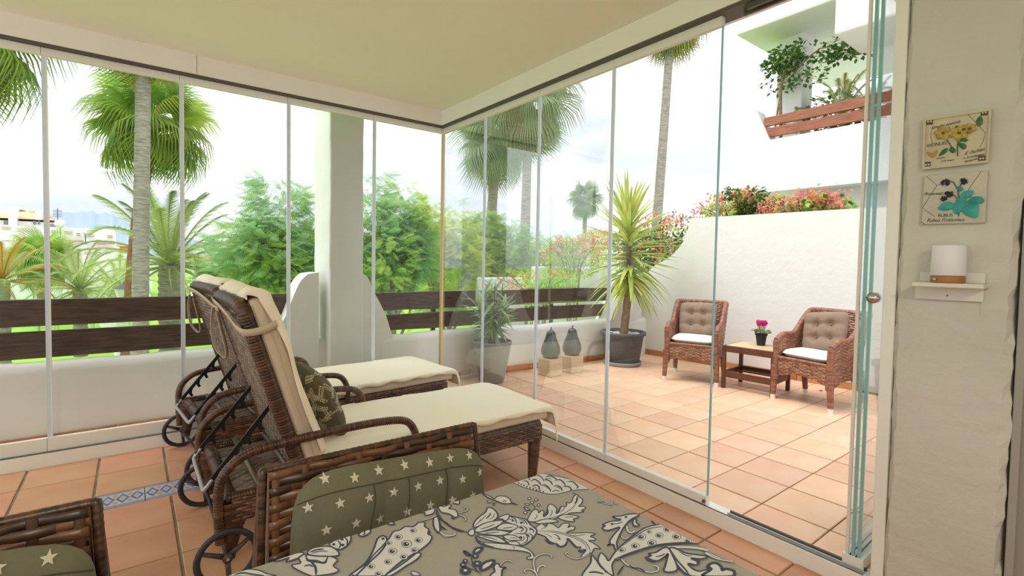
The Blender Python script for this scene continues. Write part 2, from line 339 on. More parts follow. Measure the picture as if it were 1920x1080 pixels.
# parapet: front face polyline (x, y), rounded top
def par_y(x): return .40 if x < -.5 else .37 - .05*(x+.5)
mb = MB(); pr = [(0, -.1), (0, .47), (.015, .515), (.04, .538), (.10, .538), (.125, .52), (.135, .47), (.135, -2.0)]
xs = [-6+.2*k for k in range(49)]; vs = []
for i, x in enumerate(xs):
    for a, z in pr: vs.append((x, par_y(x)+a+.004*math.sin(x*7), z + .006*math.sin(x*3.1)+.004*math.sin(x*11)))
n = len(pr); mb.add(vs, [(i*n+j, (i+1)*n+j, (i+1)*n+j+1, i*n+j+1) for i in range(len(xs)-1) for j in range(n-1)])
mb.obj('wall_front', 'plaster_out', smooth=True)['kind'] = 'structure'
wf = bpy.data.objects['wall_front']
def wing(pts, y, th, name='parapet_wing'):
    P = cr([at(a, b, 1, y) for a, b in pts], k=4)
    P = [Vector((p.x, 0, p.z)) for p in P]
    z0 = .3; P = [Vector((P[0].x, 0, z0))] + P + [Vector((P[-1].x, 0, z0))]
    o = MB().prism([p + Vector((0, y, 0)) for p in P], (0, th, 0)).obj(name, 'plaster_out', wf, bevel=.02, seg=3); return o
wing([(598, 511), (583, 513), (575, 516), (562, 530), (550, 556), (541, 580), (532, 600), (518, 625), (500, 645)], .385, .27)
wing([(670, 511), (682, 514), (690, 521), (700, 545), (712, 567), (725, 595), (731, 615), (738, 632), (752, 642)], .375, .27)
wing([(1205, 510), (1192, 518), (1180, 533), (1163, 560), (1152, 582), (1145, 600), (1138, 612)], par_y(3.0)-.005, .27)
# column
col = MB(); 
nz_ = 24
for k in range(nz_+1):
    z = -.1 + 3.0*k/nz_; j = lambda s: .0022*math.sin(z*5+s)+.0015*math.sin(z*17+s*2)
    for a, b in ((-1.0, .30), (-.99, .295), (-.69, .30), (-.685, .31), (-.69, .77), (-1.0, .77)): col.v.append((a+j(a*9+b), b+j(b*7), z))
for k in range(nz_):
    for i in range(6): col.f.append((k*6+i, k*6+(i+1) % 6, (k+1)*6+(i+1) % 6, (k+1)*6+i)); col.t.append(.5); col.m.append(0)
c_ = col.obj('column', 'plaster_out', bevel=.012); struct(c_, 'square white plastered column between the two railing stretches')

# patio side wall (faces the glazing), curved shoulder towards the parapet
A_, B_ = Vector((3.47, .16, 0)), Vector((3.651, -2.484, 0)); dr = (B_-A_).normalized(); nrm = Vector((dr.y, -dr.x, 0))*-1
if nrm.x < 0: nrm = -nrm
cur = [(1298, 409), (1293, 417), (1290, 428), (1286, 440), (1279, 456), (1268, 470), (1257, 481), (1246, 488), (1232, 495), (1222, 503), (1214, 512)]
def on_wall(px, py):   # meet the ray with the wall plane
    d = Vector((px-960)/FPX*CR - (py-CYP)/FPX*CU + CF); c = Vector(CAM); t = (A_-c).dot(nrm)/d.dot(nrm); return c+d*t
P = [on_wall(*p) for p in cur]; P = cr(P, k=3)
far = A_ + dr*7.2
out_ = [far+Vector((0, 0, -.1)), far+Vector((0, 0, 1.93))] + [Vector((p.x, p.y, p.z)) for p in P] + [A_-dr*.42+Vector((0, 0, 1.0)), A_-dr*.45+Vector((0, 0, -.1))]
ww = MB().prism(out_, nrm*.22).obj('wall_right', 'plaster_out', bevel=.02, seg=3); struct(ww)
# skirting tiles, one by one
def skirt(p0, p1, parent, h=.075, L_=.335, off=.012, name='skirting_tile'):
    p0, p1 = Vector(p0), Vector(p1); d = (p1-p0); n_ = int(d.length/L_); d.normalize(); a = math.atan2(d.y, d.x)
    me = MB().box((.003, -off, 0), (L_-.005, 0, h)).mesh(name, 'skirting')
    for k in range(n_): link(name, me, parent, p0+d*(k*L_), (0, 0, a))
skirt((-.6, par_y(-.6)-.006, 0), (3.4, par_y(3.4)-.006, 0), wf)
skirt((-5.2, .392, 0), (-1.05, .392, 0), wf, h=.03)
q = A_ - nrm*.002; skirt(q, q+dr*4.4, ww) 

# ceiling + header of the glazing
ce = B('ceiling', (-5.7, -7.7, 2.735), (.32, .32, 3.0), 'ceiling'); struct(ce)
B('trim_1', (-5.7, -.055, 2.60), (.14, .10, 2.74), 'alu').update_tag(); tr1 = bpy.data.objects['trim_1']; struct(tr1, 'cream aluminium header above the front glazing')
B('track_groove', (-5.7, -.05, 2.585), (.0, .09, 2.60), 'alu_dark', tr1)
B('trim_2', (-.055, -7.7, 2.60), (.138, -.055, 2.738), 'alu'); tr2 = bpy.data.objects['trim_2']; struct(tr2, 'cream aluminium header above the side glazing')
B('track_groove', (-.048, -3.62, 2.583), (.08, -.05, 2.60), 'alu_dark', tr2)
B('open_track', (-.03, -3.62, 2.558), (-.012, -3.02, 2.585), 'alu_dark', tr2); B('open_track', (.02, -3.62, 2.558), (.035, -2.98, 2.585), 'alu_dark', tr2)
for x in (-2.05,): B('header_joint', (x, -.0565, 2.602), (x+.002, -.0548, 2.735), 'alu_dark', tr1)
# sills
s1 = MB().prism([(-5.7, -.052, -.075), (-5.7, -.046, .030), (-5.7, -.03, .034), (-5.7, .07, .034), (-5.7, .07, -.075)], (5.7, 0, 0)).obj('trim_3', 'alu'); struct(s1, 'cream aluminium floor sill under the front glazing')
B('track_groove', (-5.7, -.045, .0342), (-.02, -.028, .036), 'alu_dark', s1)
s2 = MB().prism([(-.032, -3.63, -.075), (-.028, -3.63, .016), (-.02, -3.63, .020), (.05, -3.63, .020), (.05, -3.63, -.075)], (0, 3.5, 0)).obj('trim_4', 'alu'); struct(s2, 'cream aluminium floor sill under the side glazing')
B('track_groove', (-.024, -3.6, .0202), (-.017, -.1, .0222), 'alu_dark', s2)
B('open_track', (-.010, -3.60, .020), (-.002, -3.0, .030), 'alu_grey', s2); B('open_track', (.016, -3.60, .020), (.028, -3.0, .032), 'alu_dark', s2)
# glazing panes: window_1 (front), window_2 (side), folded leaves
w1 = sroot('window_1'); w2 = sroot('window_2')
def pane(parent, p, rz, Lw, z0=.070, z1=2.535, first=True, sealmat='seal', sealw=.006, rails=True):
    """one frameless leaf: local x from 0 to Lw"""
    g = MB().box((.004, -.005, z0), (Lw-.004, .005, z1))
    for a in (0, 1):
        x = .001 if a == 0 else Lw-.0045
    o = g.obj('glass_pane', 'glass', parent); o.location = p; o.rotation_euler = (0, 0, rz)
    if rails:
        B('top_rail', (.001, -.016, z1), (Lw-.001, .016, 2.583), 'alu', o, bevel=.002); B('bottom_rail', (.001, -.017, .036 if z0 > .08 else .023), (Lw-.001, .017, z0), 'alu', o, bevel=.002)
    B('edge_seal', (Lw-sealw, -.0065, z0), (Lw, .0065, z1), sealmat, o); sealw > .015 and B('seal_lip', (Lw-sealw-.003, -.008, z0), (Lw-sealw+.004, .008, z1), 'alu', o)
    return o
for k in range(7): pane(w1, (-.717*k - .0, 0, 0), PI, .717, z0=.118, sealw=.024)
for k in range(4): pane(w2, (0, -.02-.7165*k, 0), -PI/2, .7165, sealmat='glass_edge' if k == 3 else 'seal', sealw=.006 if k == 3 else .018)
B('corner_edge', (-.017, -.012, .05), (.010, .014, 2.583), 'amber_edge', w2); B('corner_glass', (-.008, -.016, .07), (-.002, -.008, 2.583), 'white_cap', w2)
for k in range(3):
    o = pane(w2, (.0, -3.575+.022*k, 0), .02, .70, rails=True); B('edge_seal', (0, -.006, .075), (.011, .006, 2.535), 'white_cap' if k == 2 else 'glass_edge', o)
B('latch', (-.03, -2.882, .036), (.0, -2.868, .05), 'alu_dark', w2)
mbh = MB(); mbh.tube([(-.02, -3.60, 1.18), (-.06, -3.60, 1.18)], .022, 14); mbh.obj('door_knob', 'chrome', w2, smooth=True)
# jamb, pillar, inner door
B('trim_5', (-.045, -3.672, -.07), (.10, -3.63, 2.60), 'alu', bevel=.003); struct(bpy.data.objects['trim_5'], 'white aluminium jamb beside the plastered pillar')
pm = MB(); nz_ = 70
prof = [(-.05, -3.690), (-.05, -3.74), (-.05, -3.985), (-.03, -4.005), (.04, -4.01), (.30, -4.01), (.30, -3.672), (-.02, -3.672), (-.035, -3.676)]
for k in range(nz_+1):
    z = -.08 + 2.82*k/nz_
    for i, (a, b) in enumerate(prof):
        j = .0035*math.sin(z*23+i*2)+.003*math.sin(z*61+i)+.004*math.sin(z*7+i*4); j = j if i in (0, 2, 3, 8) else 0
        pm.v.append((a+j*.4, b+j, z))
n = len(prof)
for k in range(nz_):
    for i in range(n): pm.f.append((k*n+i, k*n+(i+1) % n, (k+1)*n+(i+1) % n, (k+1)*n+i)); pm.t.append(.5); pm.m.append(0)
struct(pm.obj('wall_pillar', 'pillar', smooth=False), 'rough plastered pillar that carries the two relief plaques and the lamp shelf')
B('door_1', (.0, -5.0, -.07), (.06, -4.012, 2.74), 'door_paint'); struct(bpy.data.objects['door_1'])
B('door_frame', (-.035, -4.035, -.07), (.0, -4.012, 2.74), 'door_paint', bpy.data.objects['door_1'], bevel=.004)
B('wall_back', (-5.7, -7.8, -.1), (.3, -7.6, 2.74), 'plaster'); struct(bpy.data.objects['wall_back'])
B('wall_side', (.0, -7.6, -.1), (.2, -5.0, 2.74), 'plaster'); struct(bpy.data.objects['wall_side'])
B('wall_left', (-5.8, -7.6, -.1), (-5.6, -2.4, .55), 'plaster'); struct(bpy.data.objects['wall_left'])

# railings: each plank a part, posts behind
def railing(label, pl, y0s, group):
    t = thing('plank_railing', label, 'railing', (0, 0, 0), 0, None)
    for (x0, x1, ya, yb, z0, z1) in pl:
        mb = MB(); n = 10
        for k in range(n+1):
            f = k/n; x = x0+(x1-x0)*f; y = ya+(yb-ya)*f; e = .003*math.sin(x*4)+.002*math.sin(x*9)
            for a, b in ((0, 0), (.035, 0), (.035, 1), (0, 1)): mb.v.append((x, y+a, (z0 if b == 0 else z1)+e*(1 if b else -1)))
        for k in range(n):
            for i in range(4): mb.f.append((k*4+i, (k+1)*4+i, (k+1)*4+(i+1) % 4, k*4+(i+1) % 4)); mb.t.append(.5); mb.m.append(0)
        mb.add([mb.v[i] for i in range(4)], [(0, 1, 2, 3)]); mb.add([mb.v[-8+i] for i in range(4)], [(3, 2, 1, 0)])
        mb.obj('plank', 'plank', t, bevel=.005)
    for x, y in y0s: B('post', (x-.02, y+.037, .5), (x+.02, y+.07, .93), 'bracket', t)
    return t
railing('dark brown two-plank railing left of the white column, lawn behind it', [(-5.6, -1.08, .55, .55, .78, .97), (-5.6, -1.08, .55, .55, .55, .742)], [(-4.2, .55), (-1.3, .55)], None)
railing('dark brown two-plank railing between the column and the white patio wall', [(-.6, 3.1, .50, .38, .775, .962), (-.55, 3.08, .50, .38, .565, .735)], [(.2, .49), (1.9, .43)], None)

# neighbouring building with the planted balcony above the patio wall
nb = thing('neighbour_building', 'white neighbouring block with a planted balcony above the patio wall', 'building')
X5 = 5.5
def w5(px, py, x=X5): return at(px, py, 0, x)
P = [w5(1376, 366), w5(1376, 213), w5(1384, 210), w5(1416, 205), w5(1420, 209), w5(1443, 260)]
top = w5(1646, 222); P[-1] = w5(1443, 262); e2 = w5(1700, 208); bot = w5(1666, 343)
z_b = w5(1376, 366).z
Pts = P + [Vector((X5, -6.5, w5(1646, 222).z)), Vector((X5, -6.5, z_b))]
for p in Pts: p.x = X5
Pts[0].z = z_b
MB().prism(Pts, (.25, 0, 0)).obj('balcony_parapet', 'house', nb, bevel=.03)
yL = w5(1376, 300).y
B('balcony_floor', (X5+.24, -6.45, z_b+.004), (X5+3.6, yL-.01, z_b+.28), 'house', nb)
zt1, zt0 = w5(1428, 221).z, w5(1436, 236).z
for (a, b) in ((zt0, zt1), (w5(1444, 256).z, w5(1436, 240).z)):
    mb = MB(); mb.box((X5+.03, -6.5, a), (X5+.08, w5(1436, 236).y+.05, b)); mb.obj('balcony_plank', 'plank_red', nb, bevel=.006)
c0 = w5(1388, 72); zc = c0.z; yc = c0.y
zf = w5(1382, 23).z
B('roof_slab', (X5-.15, -6.5, zc), (X5+3.6, yc, zc+.75), 'house', nb, bevel=.03)
B('balcony_column', (X5+.55, yc-.75, z_b), (X5+.95, yc-.35, zc+.02), 'house', nb, bevel=.02)
B('rear_wall', (X5+3.4, -6.5, -2.0), (X5+3.6, yL-2.4, zc), 'house', nb)
# the stair block in front, with its raked soffit
x6 = 4.45; s0 = at(1563, 66, 0, x6)
B('stair_block', (x6, -6.4, s0.z), (max(x6+.9, min(X5-.2, at(1646, 150, 1, s0.y).x)), s0.y, s0.z+1.6), 'house', nb, bevel=.03)
B('lower_wall', (X5+.30, -6.4, -2.0), (X5+.5, yL-.9, z_b+.01), 'house', nb)
# ============================================================ LOUNGERS
def cushion(mb, c, ax, ay, az, a, b, h, ex=5, nr=8, nt=40, tuft=None, back=1., mi=0, pw=5, pe=.5, wr=None):
    """soft pad: superellipse outline a x b in the plane (ax, ay), thickness 2h along az"""
    c, ax, ay, az = map(Vector, (c, ax, ay, az)); vs = []; fs = []
    def P(r, th, s):
        ct, st = math.cos(th), math.sin(th); q = (abs(ct)**ex+abs(st)**ex)**(-1/ex)
        x, y = a*r*ct*q, b*r*st*q; z = h*max(0, 1-r**pw)**pe
        if wr: z += wr(x, y)*min(1, (1-r)*6)
        if tuft:
            for (tx, ty) in tuft: z *= 1-.62*math.exp(-((x-tx*a)**2+(y-ty*b)**2)/(.0016))
            for (tx, ty) in tuft: z *= (1-.10*math.exp(-(x-tx*a)**2/.0004))*(1-.10*math.exp(-(y-ty*b)**2/.0004))
        return c+ax*x+ay*y+az*(z*s)
    rr = [((i/nr)**.7) for i in range(1, nr+1)]
    for s in (1, -back):
        o = len(vs); vs.append(P(0, 0, s))
        for r in rr:
            for k in range(nt): vs.append(P(r, 2*PI*k/nt, s))
        for k in range(nt):
            t = (o, o+1+k, o+1+(k+1) % nt); fs.append(t if s > 0 else t[::-1])
        for i in range(nr-1):
            for k in range(nt):
                t = (o+1+i*nt+k, o+1+(i+1)*nt+k, o+1+(i+1)*nt+(k+1) % nt, o+1+i*nt+(k+1) % nt); fs.append(t if s > 0 else t[::-1])
    mb.add(vs, fs, .5, mi)
    return P
WD = .68
def make_lounger(label, pillow=True):
    T = thing('sun_lounger', label, 'sun lounger')
    # side rails
    for y, sd in ((0, -1), (WD, 1)):
        mb = MB(); mb.box((.02, y-.022, .235), (1.66, y+.022, .325)); 
        mb2 = MB()
        weave(mb2, lambda u, v: (Vector((.02+u, y+sd*.024, .235+v)), Vector((0, sd, 0))), 1.64, .095, .034, .0135, .0025)
        weave(mb2, lambda u, v: (Vector((.02+u, y-sd*.024, .235+v)), Vector((0, -sd, 0))), 1.64, .095, .034, .0135, .0025)
        o = mb.obj('side_rail', 'core', T); mb2.obj('rail_weave', 'wicker', o, smooth=True)
        mb3 = MB(); wrapped(mb3, [(.0, y, .328), (1.66, y, .328)], .02); mb3.obj('rail_binding', 'wicker', o, smooth=True)
    for x in (.02, 1.65):
        mb = MB(); wrapped(mb, [(x, 0, .31), (x, WD, .31)], .028); 
        if x > 1: weave(mb, lambda u, v: (Vector((1.662, u, .235+v)), Vector((1, 0, 0))), WD, .09, .034, .0135, .0025)
        mb.obj('end_rail', 'wicker', T, smooth=True)
    mb = MB(); mb.box((.04, .02, .295), (1.64, WD-.02, .312)); 
    weave(mb, lambda u, v: (Vector((.04+u, .02+v, .313)), Vector((0, 0, 1))), .5, WD-.04, .03, .022, .002)
    mb.obj('seat_panel', 'wicker_grey', T, smooth=False)
    # foot legs and wide wheel legs
    for y in (.0, WD):
        mb = MB(); wrapped(mb, [(1.625, y, .26), (1.618, y, .12), (1.612, y, 0)], lambda f: .040-.014*f, .012, 8); mb.obj('leg', 'wicker', T, smooth=True)
        mb = MB(); out_y = -.002 if y == 0 else .002
        prof = [(.30, .060), (.24, .058), (.17, .040), (.12, .028), (.085, .022)]
        vs = []; 
        for i in range(34):
            z = .31-.225*i/33; f = i/33*4; k = min(3, int(f)); w_ = prof[k][1]+(prof[k+1][1]-prof[k][1])*(f-k); bulge = 1.05 if i % 2 else .95
            cx = .035-.02*(i/33)
            for th in range(8): a = 2*PI*th/8; vs.append((cx+w_*bulge*math.cos(a), y+.026*bulge*math.sin(a), z))
        mb.add(vs, [(i*8+k, i*8+(k+1) % 8, (i+1)*8+(k+1) % 8, (i+1)*8+k) for i in range(33) for k in range(8)]); mb.t = [.15+.6*random.Random(i//16).random() for i in range(len(mb.f))]
        mb.obj('wheel_leg', 'wicker', T, smooth=True)
    mb = MB(); mb.tube([(.0, -.06, .115), (.0, WD+.06, .115)], .008, 8); mb.obj('axle', 'bracket', T)
    for y in (-.052, WD+.052):
        mb = MB(); R_ = .103; mb.tube([(R_*math.cos(2*PI*k/32), 0, R_*math.sin(2*PI*k/32)) for k in range(33)], .0125, 8, cap=False)
        wh = mb.obj('wheel', 'tyre', T, smooth=True); wh.location = (0, y, .1155)
        mb = MB(); mb.tube([(0, -.016, 0), (0, .016, 0)], .018, 12)
        for k in range(3):
            a = 2*PI*k/3+.6; mb.tube([(.012*math.cos(a), 0, .012*math.sin(a)), (.1*math.cos(a), 0, .1*math.sin(a))], [.011, .008], 8)
        mb.obj('spokes', 'hub', wh, smooth=True); mb = MB(); mb.tube([(0, -.021, 0), (0, .021, 0)], .006, 8); mb.obj('axle_cap', 'alu_grey', wh)
    # armrests
    arc = [(-.02, .16), (-.025, .30), (-.02, .40), (.015, .46), (.08, .50), (.2, .515), (.4, .525), (.58, .528), (.72, .52), (.785, .50), (.82, .455), (.835, .40), (.835, .31)]
    for y in (-.015, WD+.015):
        mb = MB(); wrapped(mb, cr([(x, y, z) for x, z in arc], k=4), .0185); mb.obj('armrest', 'wicker', T, smooth=True)
    # support bracket with notches
    bm_ = 'bracket'
    for y in (.13, .55):
        a, b = Vector((.205, y, .66)), Vector((-.05, y, .345)); d = (b-a).normalized(); nn = Vector((-d.z, 0, d.x)); nn = nn if nn.z < 0 else -nn
        pts = [a-nn*.009]; top_ = [a-nn*.009, b-nn*.009]; edge = [b+nn*.009]; Ld = (b-a).length
        for k in range(4):
            s = Ld*(.80-.17*k); p = a+d*s
            edge += [p+nn*.009, p+nn*.030+d*.012, p+nn*.040+d*.030-d*.0, p+nn*.030-d*.006, p+nn*.018-d*.020, p+nn*.009-d*.030] if False else [p+nn*.009, p+nn*.034+d*.010, p+nn*.040-d*.004, p+nn*.022-d*.012, p+nn*.010-d*.034]
        edge.append(a+nn*.009)
        mb = MB(); mb.prism([Vector((p.x, y-.005, p.z)) for p in top_+edge], (0, .010, 0)); mb.obj('support_bar', bm_, T)
        mb = MB(); mb.box((-.022, -.011, -.018), (.022, .011, .018), 0, Matrix.Translation((.215, y, .672)) @ Matrix.Rotation(-.7, 4, 'Y')); mb.obj('bar_clip', 'bracket_warm', T, bevel=.003)
    mb = MB(); mb.tube(cr([(-.03, .13, .37), (-.055, .13, .335), (-.06, .16, .325), (-.06, .34, .325), (-.06, .52, .325), (-.055, .55, .335), (-.03, .55, .37)], k=4), .009, 8); mb.obj('support_bow', 'alu_grey', T, smooth=True)
    for x in (.13, .27):
        mb = MB(); mb.tube([(x, .02, .345), (x, WD-.02, .345)], .013, 10); mb.obj('cross_tube', 'bracket_warm', T, smooth=True)
    # backrest
    d = Vector((-.297, 0, .955)); n_ = Vector((.955, 0, .297)); o_ = Vector((.325, 0, .335)); Y = Vector((0, 1, 0)); H_ = .80
    fr = lambda t, y, q: o_+d*t+Y*y+n_*q
    bk = MB(); vs = [fr(t, y, q) for t in (0, H_) for y in (.03, WD-.03) for q in (-.035, -.004)]
    bk.add(vs, [(0,1,3,2), (4,6,7,5), (0,4,5,1), (2,3,7,6), (0,2,6,4), (1,5,7,3)])
    bo = bk.obj('backrest', 'core', T)
    mb = MB(); weave(mb, lambda u, v: (fr(v, .03+u, -.037), -n_), WD-.06, H_, .030, .021, .0035); mb.obj('back_weave', 'wicker_grey', bo, smooth=True)
    mb = MB(); wrapped(mb, cr([fr(0, .022, -.02), fr(.3, .022, -.02), fr(H_-.07, .022, -.02), fr(H_-.01, .03, -.022), fr(H_+.012, .08, -.025), fr(H_+.014, WD/2, -.025), fr(H_+.012, WD-.08, -.025), fr(H_-.01, WD-.03, -.022), fr(H_-.07, WD-.022, -.02), fr(.3, WD-.022, -.02), fr(0, WD-.022, -.02)], k=4), .030, .013, 10, .1, .75)
    mb.obj('back_frame', 'wicker', bo, smooth=True)
    # cushions
    mb = MB(); mb.box((.36, .005, .335), (1.74, WD-.005, .415)); sc_ = mb.obj('seat_cushion', 'beige', T, bevel=.022, seg=3)
    mb = MB(); vs = [fr(t, y, q) for t in (.05, H_+.025) for y in (.005, WD-.005) for q in (.006, .085)]
    mb.add(vs, [(0,2,3,1), (4,5,7,6), (0,1,5,4), (2,6,7,3), (0,4,6,2), (1,3,7,5)]); bc = mb.obj('back_cushion', 'beige', T, bevel=.022, seg=3)
    for y in (.0, WD): 
        mb = MB(); mb.tube([fr(.06, y, .046), fr(.4, y+(.004 if y else -.004), .046), fr(H_-.02, y, .046)], .0028, 6); mb.obj('piping', 'strap', bc)
    # cream cover sheet over the seat and down its foot end
    def sheet(u, v):
        s = v*1.0; x = .37+u*1.52; over = max(0, x-1.755); x = min(x, 1.755)+.018*(1-math.exp(-over*30))+over*.12
        hang_n = .028+.03*max(0, math.sin(x*4.2-1.1))+.09*max(0, (u-.86)/.14)**1.5 + .008*math.sin(x*31); hang_f = .035+.01*math.sin(x*5)
        tot = hang_n+WD+.03+hang_f; q = v*tot; z = .430 + .004*math.sin(x*9+v*6)*math.sin(v*PI)
        z += .012*math.exp(-((x-.95)/.2)**2)*math.sin(v*PI) 
        if q < hang_n: y = -.016-.006*math.sin(x*25); z = .425-(hang_n-q)
        elif q > tot-hang_f: y = WD+.016; z = .425-(q-(tot-hang_f))
        else:
            f = (q-hang_n)/(WD+.03); y = -.015+(WD+.03)*f
            e = min(f, 1-f)*WD; z -= .014*math.exp(-e/.018)
        z -= over*.92 + .01*math.exp(-max(0, 1.755-x)/.02) ; x += .008*math.sin(v*22)*min(1, over*20)
        return Vector((x, y, z))
    mb = MB(); mb.grid(sheet, 90, 56); mb.obj('seat_cover', 'cream', T, smooth=True, solid=.003)
    def bsheet(u, v):
        L_ = H_+.02-.10; t = .08+u*(L_+.16); hn = .022+.012*math.sin(u*9)+.035*u*u; hf = .05
        tot = hn+WD+.02+hf; q = v*tot; thick = .096+.006*math.sin(u*12+v*5)
        up = max(0, t-(H_+.03)); t = min(t, H_+.032)+.020*math.sin(min(1, up/.10)*PI)*(1+.5*math.sin(v*9)+.3*math.sin(v*23))
        qq = thick-min(up, .16)*1.02
        if q < hn: y = -.012-.004*math.sin(u*25); qq -= (hn-q)*.9
        elif q > tot-hf: y = WD+.012; qq -= (q-(tot-hf))*.9
        else: y = -.01+(WD+.02)*(q-hn)/(WD+.02)
        return fr(t, y, max(qq, -.004+.006*math.sin(v*17)))
    mb = MB(); mb.grid(bsheet, 60, 48); mb.obj('back_cover', 'cream', T, smooth=True, solid=.003)
    # strap round the top of the backrest, loose loop hanging behind
    mb = MB()
    def ribbon(pts, w, axis):
        P = cr(pts, k=5); vs = []; 
        for p in P: vs += [p-axis*w/2, p+axis*w/2]
        mb.add(vs, [(2*i, 2*i+2, 2*i+3, 2*i+1) for i in range(len(P)-1)])
    ribbon([fr(.70, -.012, .075), fr(.695, -.020, .03), fr(.70, -.016, -.03), fr(.72, .02, -.062), fr(.76, WD*.3, -.063), fr(.79, WD*.62, -.062), fr(.80, WD-.03, -.058), fr(.79, WD+.014, -.03), fr(.78, WD+.016, .03)], .030, d)
    ribbon([fr(.76, WD-.02, -.066), fr(.66, WD+.01, -.10), fr(.56, WD+.0, -.115), fr(.50, WD-.03, -.095), fr(.54, WD-.07, -.08), fr(.66, WD-.09, -.07), fr(.745, WD-.11, -.064)], .028, Vector((.55, .83, 0)))
    mb.obj('strap', 'strap', T, smooth=True, solid=.003)
    return T
def place(o, x, y, rz): o.location = (x, y, 0); o.rotation_euler = (0, 0, rz)
L1 = make_lounger('wicker sun lounger with cream cover nearest the dining chairs, olive pillow on it')
L1['group'] = 'wheeled wicker sun loungers'; index_children()
L2 = copytree(L1); L2['label'] = 'wicker sun lounger with cream cover standing behind, beside the front glazing'
place(L1, -2.14, -2.055, 0); place(L2, -2.10, -1.02, math.radians(5.2))

# olive scatter cushion with pale leaf sprays
def scatter():
    c = Vector((.0, 0, .0)); mb = MB()
    P = cushion(mb, (0, 0, 0), (0, 1, 0), (0, 0, 1), (1, 0, 0), .20, .20, .075, ex=4, nr=16, nt=64, pw=2.2, pe=.6)
    T = mb.obj('scatter_cushion', 'olive', None, smooth=True); tag(T, 'olive brown scatter cushion with pale leaf print leaning on the near lounger', 'cushion')
    pm = MB(); rr = random.Random(3)
    def surf(y, z, e=.0015):
        q = max(1e-6, (abs(y/.2)**4+abs(z/.2)**4)**.25); hx = .075*max(0, 1-min(1, q)**2.2)**.6
        return hx+e
    for i in range(150):
        cy, cz = rr.uniform(-.185, .185), rr.uniform(-.185, .185); a = rr.uniform(0, 2*PI)
        for s in (1, -1):
            for k in range(6):
                bx = (k-2.5)*.009; by = 0; la = a + s*.9; L_ = .013
                p0 = Vector((cy+bx*math.cos(a), cz+bx*math.sin(a))); p1 = p0+Vector((math.cos(la), math.sin(la)))*L_; m_ = (p0+p1)/2; w = Vector((-math.sin(la), math.cos(la)))*.0028
                q4 = [p0, m_-w, p1, m_+w]
                for face in (1, -1):
                    vs = [Vector((face*surf(p.x, p.y), p.x, p.y)) for p in q4]; pm.add(vs, [(0, 1, 2, 3)])
    pm.obj('leaf_print', 'leafprint', T, kind='stuff')
    return T
S1 = scatter(); S1.location = (-1.69, -1.73, .585); S1.rotation_euler = (.12, -.42, .10)

